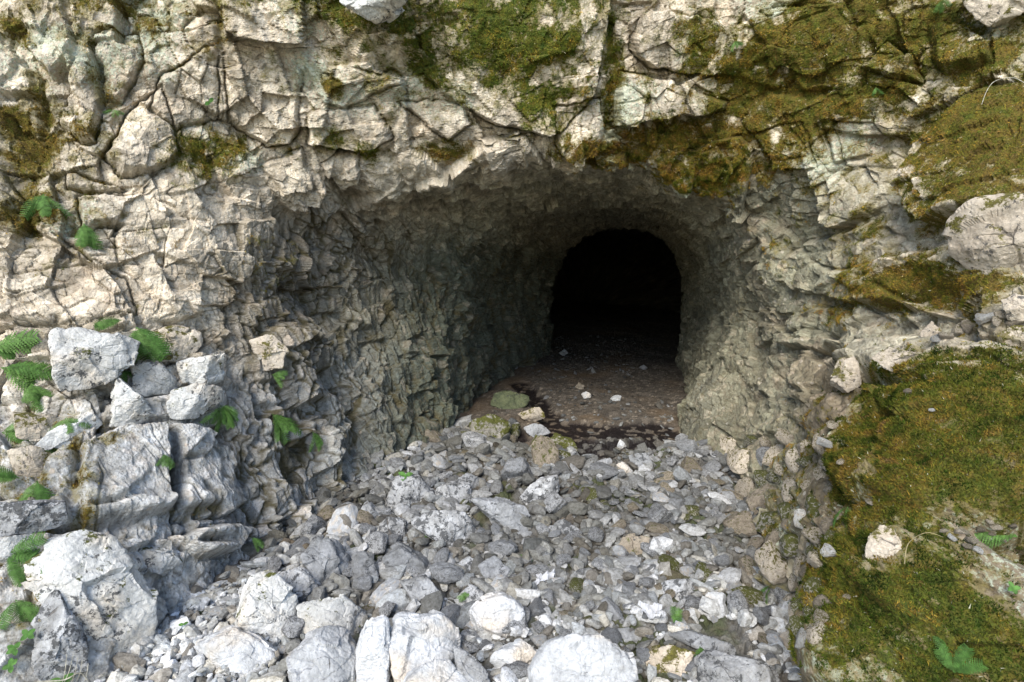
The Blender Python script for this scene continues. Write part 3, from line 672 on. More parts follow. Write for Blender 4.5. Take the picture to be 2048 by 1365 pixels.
def outline_rock(pts, mat, label, where='floor', out=0., thick=.8, group=None, name='boulder', cat='boulder', amt=1., sub=5, p=16, tilt=0.):
    _rk[0] += 1; rs = np.random.RandomState(100 + _rk[0])
    pts = np.array(hull(pts), float); c2 = (pts.min(0) + pts.max(0)) / 2
    if group == GF: pts = c2 + (pts - c2) * 1.09
    if where == 'floor': d = depth_here(c2[0], c2[1] + .34 * np.ptp(pts[:, 1]), 'floor') - out
    else: d = depth_here(c2[0], c2[1], 'face') - out
    C = unproj(c2[0], c2[1], d)
    fw = (C - EYE) / np.linalg.norm(C - EYE); rt = np.cross(fw, [0, 0, 1.]); rt /= np.linalg.norm(rt); up = np.cross(rt, fw)
    W = unproj(pts[:, 0], pts[:, 1], d) - C
    L = np.stack([W @ rt, W @ up], 1); n = len(L)
    ext = min(np.ptp(L[:, 0]), np.ptp(L[:, 1])) / 2; size = math.sqrt(np.ptp(L[:, 0]) * np.ptp(L[:, 1]))
    planes = []
    for i in range(n):
        a, b = L[i], L[(i + 1) % n]; e = b - a
        if np.linalg.norm(e) < 1e-4: continue
        nn = np.array([e[1], -e[0]]) / np.linalg.norm(e); h = nn @ a
        if h < 0: nn, h = -nn, -h
        be = rs.uniform(-.35, .35)
        planes.append((rt * nn[0] * math.cos(be) + up * nn[1] * math.cos(be) + fw * math.sin(be), max(h, .15 * ext) * math.cos(be) * 1.02))
    t = ext * thick
    for k in range(5):
        a = rs.rand() * 6.28; ti = rs.uniform(.1, .75)
        v = -fw * math.cos(ti) + (rt * math.cos(a) + up * math.sin(a)) * math.sin(ti)
        planes.append((v, t * rs.uniform(.8, 1.15)))
        a = rs.rand() * 6.28; v = fw * math.cos(ti) + (rt * math.cos(a) + up * math.sin(a)) * math.sin(ti)
        planes.append((v, t))
    D, F = ICO[sub]
    V = D * rock_radius(D, planes, p)[:, None]
    V = relief(V, size, 7 * _rk[0], amt)
    o = np_mesh(name, V, F, MR[mat], loc=C)
    return tag(o, label, cat, group)

GF = 'large boulders lying in the foreground'
GR = 'boulders lying across the rubble in front of the tunnel'
GL = 'limestone blocks stepping up the left ledges'
GU = 'rocks standing out of the upper face'
FLOORROCKS = [
 ([(608,1112),(630,1075),(668,1083),(703,1135),(707,1172),(672,1188),(622,1168)],'grey','smooth grey boulder standing upright against the foot of the left wall',GF,.8),
 ([(698,1112),(728,1105),(748,1130),(762,1168),(735,1182),(706,1160)],'grey','flat grey rock leaning against the right side of the upright smooth boulder',GF,.7),
 ([(553,1152),(600,1134),(642,1168),(634,1196),(603,1226),(578,1190)],'spotted','angular light rock lodged between the left wall and the upright smooth boulder',GF,.8),
 ([(478,1240),(498,1168),(545,1150),(596,1202),(596,1245),(558,1292),(500,1290)],'ledge','tall beige boulder with a brown stained base beside the gravel at lower left',GF,.8),
 ([(412,1290),(470,1253),(528,1288),(542,1330),(505,1352),(440,1345)],'white','low white boulder in front of the tall beige boulder at lower left',GF,.8),
 ([(590,1260),(604,1212),(690,1203),(738,1238),(742,1290),(655,1290)],'ledge','broad boulder with brown moss stain behind the pale bottom boulders',GF,.7),
 ([(582,1315),(640,1262),(700,1266),(722,1310),(690,1385),(600,1390)],'white','large pale boulder cut by the bottom edge left of the narrow white one',GF,.9),
 ([(712,1330),(738,1240),(776,1228),(782,1300),(772,1400),(718,1400)],'white','narrow upright bright white boulder at the bottom edge',GF,1.),
 ([(782,1300),(800,1232),(880,1230),(912,1265),(906,1312),(850,1350),(800,1360)],'white','large white boulder with warm cream stain in the bottom middle',GF,.9),
 ([(775,1410),(830,1342),(898,1318),(938,1362),(945,1430)],'white','white boulder peak at the bottom edge under the cream stained one',GF,.8),
 ([(938,1222),(965,1196),(1004,1190),(1035,1215),(1041,1262),(1024,1282),(958,1262)],'white','rounded bright white boulder on top of the rubble at lower middle',GF,.95),
 ([(1072,1345),(1098,1282),(1180,1273),(1247,1305),(1264,1345),(1258,1420),(1080,1420)],'white','broadest bright white boulder at the bottom edge',GF,.8),
 ([(988,1322),(1008,1292),(1045,1284),(1078,1312),(1070,1345),(1010,1350)],'white','small white rock just left of the broadest bright boulder',GF,.8),
 ([(908,1292),(940,1308),(975,1362),(960,1400),(925,1380),(912,1330)],'spotted','black speckled dark rock at the bottom edge beside the white peak',GF,.8),
 ([(1280,1315),(1328,1293),(1388,1310),(1388,1345),(1345,1362),(1292,1338)],'cream','cream rounded boulder between the broadest white boulder and the slab',GF,.8),
 ([(1392,1400),(1396,1318),(1422,1302),(1538,1345),(1545,1420)],'spotted','large flat topped slab at the bottom edge near the mossy bank',GF,.7),
 ([(1340,1275),(1375,1262),(1470,1295),(1540,1336),(1530,1348),(1400,1300)],'grey','thin grey plate leaning on the back of the flat topped slab',GF,.7),
 ([(1560,1282),(1585,1255),(1606,1278),(1602,1312),(1570,1322)],'cream','rounded tan stone at the foot of the mossy bank',GF,.9),
 ([(1388,1222),(1418,1185),(1446,1190),(1447,1232),(1428,1242)],'white','clean white triangular stone among grey rubble near the mossy bank',GF,.7),
 ([(1298,1172),(1348,1155),(1412,1160),(1406,1200),(1350,1216),(1308,1192)],'spotted','wide brown patched rock lying left of the clean white triangular stone',GR,.6),
 ([(768,1112),(800,1088),(850,1118),(866,1150),(835,1168),(800,1166),(775,1150)],'grey','smooth light grey boulder right of the leaning flat rock',GR,.8),
 ([(798,1162),(850,1148),(892,1212),(890,1240),(840,1226)],'spotted','black speckled rock below the smooth light grey boulder',GR,.8),
 ([(754,1052),(775,1035),(812,1042),(818,1085),(768,1092)],'spotted','squarish speckled rock above the smooth light grey boulder',GR,.8),
 ([(820,1045),(850,1024),(930,1028),(962,1072),(952,1100),(905,1106),(868,1082)],'spotted','wide speckled boulder with moss growing at its lower edge',GR,.7),
 ([(820,1060),(836,1044),(858,1050),(862,1070),(836,1082)],'grey','small egg shaped stone resting on the wide speckled boulder',GR,.9),
 ([(870,975),(902,964),(946,970),(936,1012),(892,1022),(872,1000)],'spotted','pale spotted rock in front of the left wall corner',GR,.8),
 ([(935,1002),(962,990),(1060,1018),(1077,1050),(1052,1076),(1012,1067),(958,1022)],'grey','long grey brown boulder in the middle of the rubble slope',GR,.6),
 ([(764,1018),(798,950),(840,948),(872,990),(862,1016),(790,1026)],'spotted','dark speckled boulder heaped against the foot of the left wall',GR,.8),
 ([(896,962),(930,946),(975,962),(970,985),(945,990)],'grey','dull grey rock behind the pale spotted rock',GR,.7),
 ([(892,1142),(938,1112),(962,1130),(950,1152),(912,1158)],'spotted','speckled stone left of the pale wedge shaped pair',GR,.7),
 ([(958,1132),(990,1113),(1022,1142),(1010,1172),(975,1166)],'grey','wedge shaped grey stone right of the speckled stone',GR,.8),
 ([(898,1210),(938,1168),(982,1190),(952,1226),(905,1228)],'spotted','speckled pyramid shaped rock behind the rounded bright white boulder',GR,.8),
 ([(1188,1212),(1214,1193),(1262,1252),(1240,1264),(1206,1252)],'grey','slanting oblong rock in the middle of the lower rubble',GR,.6),
 ([(1225,1265),(1260,1255),(1300,1280),(1290,1300),(1250,1295)],'grey','flat brownish rock under the white scrap',GR,.6),
 ([(1030,1065),(1050,1060),(1082,1068),(1078,1077),(1040,1078)],'grey','thin flat pale stone lying at the end of the long boulder',GR,.4),
 ([(1020,1080),(1060,1076),(1090,1092),(1080,1102),(1035,1100)],'grey','second thin flat stone below the long boulder',GR,.4),
 ([(705,1040),(735,1002),(764,1030),(740,1052),(712,1058)],'grey','triangular tan stone beside the squarish speckled rock',GR,.6),
 ([(1090,1058),(1130,1038),(1160,1060),(1150,1085),(1110,1080)],'spotted','blocky grey rock right of the long boulder',GR,.7),
 ([(1230,1100),(1255,1068),(1300,1075),(1310,1100),(1270,1115)],'brown','dark brownish rock in the centre of the rubble slope',GR,.6),
 ([(1040,1000),(1080,955),(1115,950),(1110,990),(1070,1025)],'spotted','dark speckled rock above the long boulder',GR,.7),
 ([(942,845),(985,830),(1022,848),(1012,888),(972,893),(945,872)],'mossy','pale rock with mossy top at the left side of the tunnel entrance',GR,.8),
 ([(1030,828),(1080,814),(1102,832),(1062,848)],'cream','pale flat rock bridging the dark gully at the tunnel entrance',GR,.6),
 ([(1048,856),(1068,846),(1098,848),(1102,868),(1065,878)],'grey','pale rounded rock just below the flat bridging rock',GR,.8),
 ([(1058,905),(1072,870),(1086,900),(1080,915)],'mossy','pointed mossy stone standing at the tunnel entrance',GR,.7),
 ([(1095,895),(1110,868),(1145,880),(1155,905),(1120,915)],'mossy','mossy green stone right of the pointed stone',GR,.7),
 ([(1232,900),(1240,878),(1250,888),(1252,900)],'white','small pointed white stone beyond the rubble crest',GR,.7),
 ([(1188,925),(1230,912),(1232,940),(1190,942)],'grey','blocky pale stone on the crest of the rubble',GR,.7),
 ([(1230,930),(1245,922),(1268,945),(1255,956)],'white','light tilted stone right of the blocky pale stone',GR,.6),
 ([(1262,915),(1290,908),(1305,930),(1300,945),(1270,940)],'grey','rounded grey stone on the crest near the right tunnel wall',GR,.7),
 ([(972,800),(985,786),(1035,784),(1058,794),(1050,812),(1010,820),(985,813)],'green','smooth olive green striped rock lying inside the tunnel entrance',GR,.7),
 ([(1150,775),(1158,766),(1170,772),(1166,782)],'brown','reddish pebble on the earth floor inside the tunnel',GR,.8),
 ([(1163,790),(1172,783),(1182,789),(1180,800),(1168,801)],'white','round pale pebble beside the reddish pebble in the tunnel',GR,.8),
 ([(1220,797),(1232,790),(1243,792),(1240,803),(1225,805)],'white','oblong pale pebble farther right on the tunnel floor',GR,.8),
 ([(1118,706),(1128,699),(1137,706),(1128,713)],'grey','pale cobble on the far left of the tunnel floor',GR,.8),
 ([(1020,737),(1028,728),(1036,736),(1028,743)],'grey','small pale cobble at the foot of the inner left wall',GR,.8),
 ([(1278,735),(1288,730),(1296,736),(1288,742)],'grey','small dim pebble near the inner right wall',GR,.8),
 ([(300,1045),(302,1044),(301,1046)],'grey',None,GR,.8),
]
for pts, m, lab, g, th in FLOORROCKS:
    if lab is None: continue
    big = g == GF
    outline_rock(pts, m, lab, 'floor', thick=th, group=g, sub=6 if big else (5 if np.ptp([q[0] for q in pts]) > 40 else 4),
                 name='boulder' if np.ptp([q[0] for q in pts]) > 60 else 'stone', cat='boulder' if np.ptp([q[0] for q in pts]) > 60 else 'stone')
FACEROCKS = [
 ([(500,680),(545,668),(575,700),(568,738),(520,742)],'cream','blunt block standing out of the left wall above the fern',GL,.02,.5),
 ([(107,668),(150,656),(240,664),(288,683),(270,716),(200,768),(130,774),(112,722)],'ledge','big pale wedge block topping the left ledges below a fern',GL,.05,.7),
 ([(286,676),(340,655),(400,667),(409,702),(350,727),(292,722)],'cream','brownish block behind the fern right of the pale wedge',GL,.0,.7),
 ([(268,738),(318,722),(352,758),(356,786),(300,798),(272,782)],'ledge','pale angular block in the second row of the left ledges',GL,-.005,.8),
 ([(357,728),(400,712),(446,706),(448,760),(402,776),(368,762)],'ledge','cracked squarish block at the right corner of the second ledge row',GL,-.005,.8),
 ([(335,800),(345,782),(400,768),(448,772),(446,802),(410,832),(342,832)],'ledge','block under the cracked squarish one on the left ledges',GL,-.005,.8),
 ([(222,800),(240,758),(285,795),(312,830),(272,852),(222,852)],'ledge','triangular pale block in the third row of the left ledges',GL,-.005,.8),
 ([(28,828),(115,830),(122,850),(85,882),(35,872)],'cream','beige slab beside a small fern near the left edge',GL,-.005,.7),
 ([(78,890),(110,860),(200,820),(212,850),(150,897)],'ledge','long grey slab right of the beige slab on the left ledges',GL,-.005,.6),
 ([(60,1120),(110,1090),(190,1073),(262,1090),(292,1150),(312,1272),(205,1322),(175,1290),(80,1180)],'ledge','largest pale block with black lichen at the lower left',GL,-.005,.7),
 ([(62,1190),(130,1188),(178,1290),(172,1380),(78,1385)],'spotted','black spotted block under the largest pale block at the left bottom',GL,-.005,.8),
 ([(0,1005),(60,1002),(132,1000),(140,1048),(60,1068),(-20,1075)],'spotted','long slab with soil on top at the left edge',GL,-.005,.7),
 ([(-20,1085),(60,1068),(72,1110),(20,1125),(-20,1120)],'ledge','pale slab under the long slab at the left edge',GL,-.005,.7),
 ([(270,1096),(345,1100),(366,1126),(325,1150),(282,1142)],'ledge','wedge stone jutting over the dark gap right of the largest pale block',GL,.0,.8),
 ([(18,905),(60,895),(105,912),(100,955),(40,965)],'cream','small block stained brown between two ferns at the left edge',GL,-.005,.7),
 ([(1900,-70),(1932,8),(1985,55),(2030,30),(2080,15),(2090,-70)],'cream','striped pale rock hanging down in the top right corner',GU,.12,.7),
 ([(645,-70),(672,-5),(715,30),(752,50),(800,20),(850,-70)],'ledge','white rock point hanging down at the top edge',GU,.12,.7),
 ([(1890,520),(1902,445),(1960,400),(2100,380),(2110,565),(1992,590),(1928,570)],'cream','large pale banded boulder bulging from the right edge above the moss',GU,.04,.6),
 ([(1658,765),(1680,718),(1716,710),(1722,770),(1690,788)],'cream','pale lichen marked rock at the left end of the mossy bank',GU,.05,.8),
 ([(1742,715),(1780,694),(1842,710),(1836,735),(1790,742)],'cream','flat half mossy rock on the ledge above the mossy bank',GU,.05,.7),
 ([(1736,1072),(1760,1048),(1816,1060),(1811,1110),(1780,1142),(1736,1115)],'cream','brown spotted block set in the left flank of the mossy bank',GU,-.02,.6),
 ([(1840,665),(1862,645),(1885,660),(1872,685),(1848,682)],'cream','small pale block wedged at the left end of the long crack',GU,-.02,.6),
 ([(2000,600),(2040,590),(2080,600),(2080,640),(2015,640)],'cream','pale block at the right edge end of the long crack',GU,.05,.8),
 ([(1985,670),(2030,650),(2080,655),(2080,690),(2010,695)],'cream','flat pale slab at the right edge on top of the bank',GU,-.02,.45),
]
for pts, m, lab, g, outd, th in FACEROCKS:
    outline_rock(pts, m, lab, 'face', out=outd, thick=th, group=g, sub=6, name='rock_block' if g != GU else 'jutting_rock', cat='rock', p=34)

# ------------------------------------------------------------------ loose stones
TPL = []
for k in range(10):
    rs = np.random.RandomState(500 + k); D, F = ICO[3]
    V = D * rock_radius(D, random_planes(rs), 18)[:, None]
    V = relief(V, 1.6, 900 + k * 11, .8) * .5
    me = np_mesh('cobble', V, F, MR['grey']); TPL.append((V, F, me.data)); bpy.data.objects.remove(me)
TMESH = {}
for k in range(10):
    for mn in ('white', 'grey', 'spotted', 'brown', 'mossy', 'ledge', 'cream'):
        m2 = TPL[k][2].copy(); m2.materials.clear(); m2.materials.append(MR[mn]); TMESH[k, mn] = m2
rs = np.random.RandomState(5)
def visible_floor():
    """a random place in the rubble, as the photograph shows it"""
    while True:
        px, py = rs.uniform(300, 1640), rs.uniform(845, 1364)
        lft = np.interp(py, [845, 885, 1030, 1170, 1240, 1365], [900, 870, 660, 520, 380, 180])
        rgt = np.interp(py, [845, 862, 930, 1050, 1250, 1365], [1350, 1350, 1440, 1500, 1600, 1620])
        if lft < px < rgt: return px, py
placed = []
def try_place(px, py, r, k=.8):
    for (x, y, q) in placed:
        if (x - px) ** 2 + ((y - py) * 1.5) ** 2 < (k * (r + q)) ** 2: return False
    placed.append((px, py, r)); return True
for pts, m, lab, g, th in FLOORROCKS:
    if lab: a = np.array(pts, float); c2 = (a.min(0) + a.max(0)) / 2; placed.append((c2[0], c2[1], .40 * np.ptp(a, 0).max()))
cand = []
tries = 0
while len(cand) < 290 and tries < 30000:
    tries += 1
    px, py = visible_floor()
    r = float(np.clip(rs.lognormal(2.98, .38), 13, 46)) * (1.0 if py > 950 else .85)
    if px > 1080 and py > 960: r *= .85
    if 640 < px < 1100 and py > 930 and rs.rand() < .6: r = min(r * 1.5, 62)
    if px < 460: r *= .7
    if not (1030 < px < 1340 and py < 925) and try_place(px, py, r, .78): cand.append((px, py, r))
PL = np.array(placed); NBIG = sum(1 for f in FLOORROCKS if f[2])
def zone(px, py):
    if px < 470: return 'at the foot of the left ledges'
    if py < 925: return 'on the rubble crest by the tunnel floor'
    if px > 1440: return 'along the foot of the mossy right side'
    if py > 1200: return 'between the foreground boulders'
    if px < 900: return 'under the chipped left wall'
    if px < 1150: return 'around the long boulder'
    return 'in the shaded middle of the rubble slope'
CN_ = {'white': 'whitish', 'grey': 'grey', 'spotted': 'dark speckled', 'brown': 'brownish', 'mossy': 'mossy'}
for (px, py, r) in cand:
    fh = floor_hit(px, py); d = proj(fh[None])[2][0]; rm = r * d / FPX
    mn = rs.choice(['white', 'grey', 'spotted', 'brown', 'mossy'], p=[.34, .28, .25, .07, .06] if py > 1150 else [.05, .33, .38, .15, .09])
    o = bpy.data.objects.new('cobble', TMESH[rs.randint(10), mn]); COL.objects.link(o)
    fl_ = rs.uniform(.38, .85)
    o.scale = (rm * 2 * rs.uniform(.95, 1.3), rm * 2 * rs.uniform(.7, 1.0), rm * 2 * fl_)
    o.rotation_euler = (rs.normal(0, .3), rs.normal(0, .3), rs.uniform(0, 6.28))
    o.location = (fh[0], fh[1], floor_z(fh[0], fh[1]) + rm * fl_ * .55)
    form = 'flat' if fl_ < .55 else 'blocky'; zn = zone(px, py)
    sz = 'small' if r < 17 else ('medium' if r < 24 else 'large')
    tag(o, f'{sz} {CN_[mn]} {form} cobble {zn}', 'cobble', f'{sz} {CN_[mn]} {form} cobbles {zn}')
# the uncountable small rubble
def wet_at(x, y):
    j = int(np.clip(np.searchsorted(ys, y), 0, ny - 1)); i = int(np.clip(round((((x - cxl[j]) / hwd[j]) + 1) / 2 * (nx - 1)), 0, nx - 1)); return wetm[i * ny + j]
def grime_shade(x, y):  # rubble darkens towards the tunnel: dirt, plus shade put into its colour
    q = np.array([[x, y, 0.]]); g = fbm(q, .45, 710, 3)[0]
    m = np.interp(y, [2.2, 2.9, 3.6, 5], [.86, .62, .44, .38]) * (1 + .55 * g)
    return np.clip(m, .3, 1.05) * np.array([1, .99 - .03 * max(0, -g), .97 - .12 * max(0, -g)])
def scatter(n, rmin, rmax, place, seed, sub_pool, lift=.35):
    rs = np.random.RandomState(seed); VV, FF, CC = [], [], []; off = 0
    for i in range(n):
        res = place(rs)
        if res is None: continue
        qx, qy, _ = proj(np.array([res[:3]])); qq = PL[:NBIG]
        if (((qq[:, 0] - qx) ** 2 + ((qq[:, 1] - qy - qq[:, 2] * .15) * 1.1) ** 2) < (qq[:, 2] * .80) ** 2).any(): continue
        x, y, z, sc = res
        if wet_at(x, y) > .3 and rs.rand() < .88: continue
        V, F = sub_pool[rs.randint(len(sub_pool))]
        r = (rmin + (rmax - rmin) * rs.rand() ** 1.7) * sc * (1 if rs.rand() > .10 else 1.6)
        S = V * np.array([r * rs.uniform(.9, 1.5), r * rs.uniform(.6, 1.), r * rs.uniform(.3, .75)]) * 2
        M = np.array(Euler((rs.normal(0, .4), rs.normal(0, .4), rs.uniform(0, 6.28))).to_matrix())
        VV.append(S @ M.T + [x, y, z + r * lift]); FF.append(F + off); off += len(V)
        cc = np.array([[.44,.435,.42],[.56,.555,.55],[.33,.325,.305],[.26,.235,.20],[.50,.47,.41],[.40,.41,.41]])[rs.choice(6, p=[.3,.2,.2,.1,.08,.12])] * rs.uniform(.62, 1.5)
        gz = grime_shade(x, y); cc = cc * gz * np.array([.96, 1., 1.07])
        CC.append(np.tile(cc, (len(V), 1)))
    return np.concatenate(VV), np.concatenate(FF), np.concatenate(CC)
POOL = []
for k in range(16):
    r2 = np.random.RandomState(700 + k); D, F = ICO[2]; POOL.append((D * rock_radius(D, random_planes(r2, 9), 24)[:, None] * .5, F))
def mat_pebble():
    t = NT('small_rubble_stone'); P = t.pos(); c = t.attr('Col', 'Color')
    c = t.mix(t.rng(t.noise(P, 60, 6, .7), .32, .62), t.mix(1., c, (.55, .53, .5), 'MULTIPLY'), t.mix(1., c, (1.2, 1.2, 1.2), 'MULTIPLY'))
    c = t.mix(t.math('MULTIPLY', t.rng(t.noise(P, 110, 4, .7), .6, .66), .6), c, (.06, .055, .045))
    return t.done(c, t.bump(t.noise(P, 70, 7, .68), .8, .01), .88)
M_PEB = mat_pebble()
def on_floor(rs):
    while True:
        y = 1.5 * (5.3 / 1.5) ** rs.rand(); x = rs.uniform(-2.3, 2.6)
        px, py, _ = proj(np.array([[x, y, floor_base(x, y)]]));
        if 120 < px[0] < 1680 and np.interp(px[0], [900, 1040, 1060, 1340], [800, 850, 918, 900]) < py[0] < 1420: break
    return x, y, floor_z(x, y), .8 + .12 * y
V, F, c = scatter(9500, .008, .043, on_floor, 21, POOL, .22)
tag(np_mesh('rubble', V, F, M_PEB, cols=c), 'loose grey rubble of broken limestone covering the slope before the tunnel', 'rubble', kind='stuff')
def on_inner(rs):
    y = rs.uniform(5.6, 11); x = rs.uniform(-.4, 1.1) + (y - 5) * .22
    return x, y, floor_z(x, y), 1.0
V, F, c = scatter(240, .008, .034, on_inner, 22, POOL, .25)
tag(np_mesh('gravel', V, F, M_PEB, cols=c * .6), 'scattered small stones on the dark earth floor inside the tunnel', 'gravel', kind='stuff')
def on_gravel(rs):
    px, py = rs.uniform(200, 560), rs.uniform(1190, 1385)
    if px < np.interp(py, [1190, 1365], [420, 200]): return None
    h = floor_hit(px, py); return h[0], h[1], floor_z(h[0], h[1]) + .015, 1.
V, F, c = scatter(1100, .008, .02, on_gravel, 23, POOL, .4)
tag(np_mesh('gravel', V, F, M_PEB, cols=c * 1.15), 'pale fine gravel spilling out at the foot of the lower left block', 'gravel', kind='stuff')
def on_edge(rs):
    px, py = rs.uniform(1090, 1345), 930 - 125 * rs.rand() ** 1.8
    if rs.rand() > np.interp(px, [1090, 1250, 1345], [.35, .6, 1]): return None
    h = floor_hit(px, py); return h[0], h[1], floor_z(h[0], h[1]), 1.
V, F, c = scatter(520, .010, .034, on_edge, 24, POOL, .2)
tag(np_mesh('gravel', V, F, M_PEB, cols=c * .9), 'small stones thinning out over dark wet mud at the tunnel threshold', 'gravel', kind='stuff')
# broken pieces bedded in the foot of the right wall
rw = np.random.RandomState(77); wl_ = []
for _t in range(6000):
    if len(wl_) >= 64: break
    px, py = rw.uniform(1440, 1700), rw.uniform(880, 1290); e = np.interp(py, [880, 950, 1050, 1150, 1300], [1440, 1470, 1510, 1550, 1600]); f = np.interp(py, [880, 1000, 1100, 1300], [1630, 1665, 1660, 1620])
    r = rw.uniform(13, 38)
    if not e < px < f or any((px - a) ** 2 + (py - b) ** 2 < (.72 * (r + q)) ** 2 for a, b, q in wl_): continue
    wl_.append((px, py, r)); k = surf_at(px, py); rm = r * cpd[k] / FPX; mn = rw.choice(['ledge', 'cream', 'brown', 'spotted', 'mossy'], p=[.14, .38, .26, .06, .16])
    o = bpy.data.objects.new('wall_stone', TMESH[rw.randint(10), mn]); COL.objects.link(o)
    o.scale = (rm * 2.4, rm * 1.8, rm * rw.uniform(1.8, 3.)); o.rotation_euler = (rw.normal(0, .3), rw.normal(0, .3), rw.uniform(0, 6.28)); o.location = CP[k] - BN[k] * rm * .35
    nm = {'ledge': 'pale', 'cream': 'cream', 'brown': 'brown', 'spotted': 'dark speckled', 'mossy': 'mossy'}[mn]; zn = 'high in the foot of the right wall' if py < 1020 else ('halfway down the foot of the right wall' if py < 1150 else 'low in the foot of the right wall by the rubble')
    sz = 'small' if r < 22 else 'large'
    tag(o, f'{sz} {nm} stone bedded {zn}', 'stone', f'{sz} {nm} stones bedded {zn}')
# stones caught on the ledges of the right side
SM = [(1870,672,12),(1892,668,14),(1915,660,16),(1942,652,13),(1966,640,15),(1990,640,12),(2012,628,14),(2035,640,16),(1955,632,9),(1928,640,10),(1800,705,8),(1680,755,9),
      (1900,1075,9),(1920,1060,11),(1940,1078,12),(1958,1066,9),(1975,1080,10),(1990,1062,11),(2005,1085,9),(1928,1090,10),(1952,1096,11),(1885,1062,7),(1975,1048,7),(2020,1058,9),
      (1650,890,14),(1665,850,13),(1690,930,8),(1820,785,10),(1862,820,7),(1740,1010,9),(1700,1190,8),(1980,1075,6)]
for i, (px, py, r) in enumerate(SM):
    k = surf_at(px, py); rm = r * cpd[k] / FPX
    o = bpy.data.objects.new('ledge_stone', TMESH[i % 10, ['ledge', 'cream', 'cream', 'brown'][i % 4]]); COL.objects.link(o)
    o.scale = (rm * 2.2, rm * 1.7, rm * 1.3); o.rotation_euler = (rs.normal(0, .3), rs.normal(0, .3), rs.uniform(0, 6.28)); o.location = CP[k] + BN[k] * rm * .4
    zn = 'lying in the long crack above the mossy bank' if py < 700 else ('on the bare earth pocket of the mossy bank' if px > 1860 and py > 1000 else 'caught among the moss on the right side')
    tag(o, f'{["pale", "cream", "cream", "brownish"][i % 4]} small stone {zn}', 'stone', f'{["pale", "cream", "cream", "brownish"][i % 4]} small stones {zn}')
# ------------------------------------------------------------------ moss tufts
def blades(idx, n_per, lmin, lmax, wid, rs, up=.25):
    I = np.repeat(idx, n_per); n = len(I)
    P0 = CP[I] + (rs.rand(n, 3) - .5) * .008
    Nn = BN[I]; Dn = Nn * .75 + rs.normal(size=(n, 3)) * .55 + np.array([0, 0, up]); Dn /= np.linalg.norm(Dn, axis=1, keepdims=True)
    L = rs.uniform(lmin, lmax, n)[:, None]
    S = np.cross(Dn, rs.normal(size=(n, 3))); S /= np.linalg.norm(S, axis=1, keepdims=True) + 1e-9
    w = wid * rs.uniform(.6, 1.4, n)[:, None]
    V = np.stack([P0 - S * w, P0 + S * w, P0 + Dn * L], 1).reshape(-1, 3)
    F = np.arange(3 * n).reshape(-1, 3)
    cl = fbm(CP[I], .07, 400, 4, .6); c2 = fbm(CP[I], .025, 410, 2)
    h = hue[I] + cl * 1.5 + c2 * .7 + rs.normal(0, .18, n)
    G0, G1, G2, G3 = np.array([.055, .115, .012]), np.array([.12, .135, .018]), np.array([.185, .12, .022]), np.array([.10, .065, .03])
    hh = np.clip(h, 0, 2.6)[:, None]
    C = np.where(hh < 1, G0 + (G1 - G0) * hh, np.where(hh < 2, G1 + (G2 - G1) * (hh - 1), G2 + (G3 - G2) * (hh - 2) / .6))
    C = C * .80 * (rs.uniform(.55, 1.5, n) * np.clip(1 + cl * 1.0 + c2 * .4, .35, 1.9))[:, None]
    pale = rs.rand(n) < .005; C[pale] = [.5, .5, .38]
    return V, F, np.repeat(C, 3, 0)
def mat_moss():
    t = NT('moss_tuft'); c = t.attr('Col', 'Color')
    t.b.inputs['Specular IOR Level'].default_value = .1
    t.b.inputs['Subsurface Weight'].default_value = 0
    return t.done(c, None, .95)
M_MOSS = mat_moss()
rsm = np.random.RandomState(9)
area_w = np.clip((cpd / FPX) * 2, .002, .02)
inview = (cpx > -250) & (cpx < 2400) & (cpy > -120) & (cpy < 1500) & seen
mnoise = moss + (fbm(CP, .036, 430, 4, .75)) * .75
m_ok = inview & (mnoise > .44)
ids = np.where(m_ok)[0]
bank = ids[(cpx[ids] > 1600) & (cpy[ids] > 690)]; rest = ids[~((cpx[ids] > 1600) & (cpy[ids] > 690))]
print('moss verts', len(ids), len(bank))
bank = rsm.choice(bank, min(len(bank), 110000), False) if len(bank) else bank
rest = rsm.choice(rest, min(len(rest), 150000), False)
V, F, C = blades(bank, 3, .005, .018, .0019, rsm); C = C * np.array([.80, .78, .8])
tag(np_mesh('moss', V, F, M_MOSS, cols=C), 'thick green and rust moss cushion covering the bank at lower right', 'moss', kind='stuff')
V, F, C = blades(rest, 2, .005, .014, .0014, rsm, -.1); C = C * np.array([1.65, 1.5, 1.4])
tag(np_mesh('moss', V, F, M_MOSS, cols=C), 'patchy olive and brown moss growing over the upper rock face', 'moss', kind='stuff')

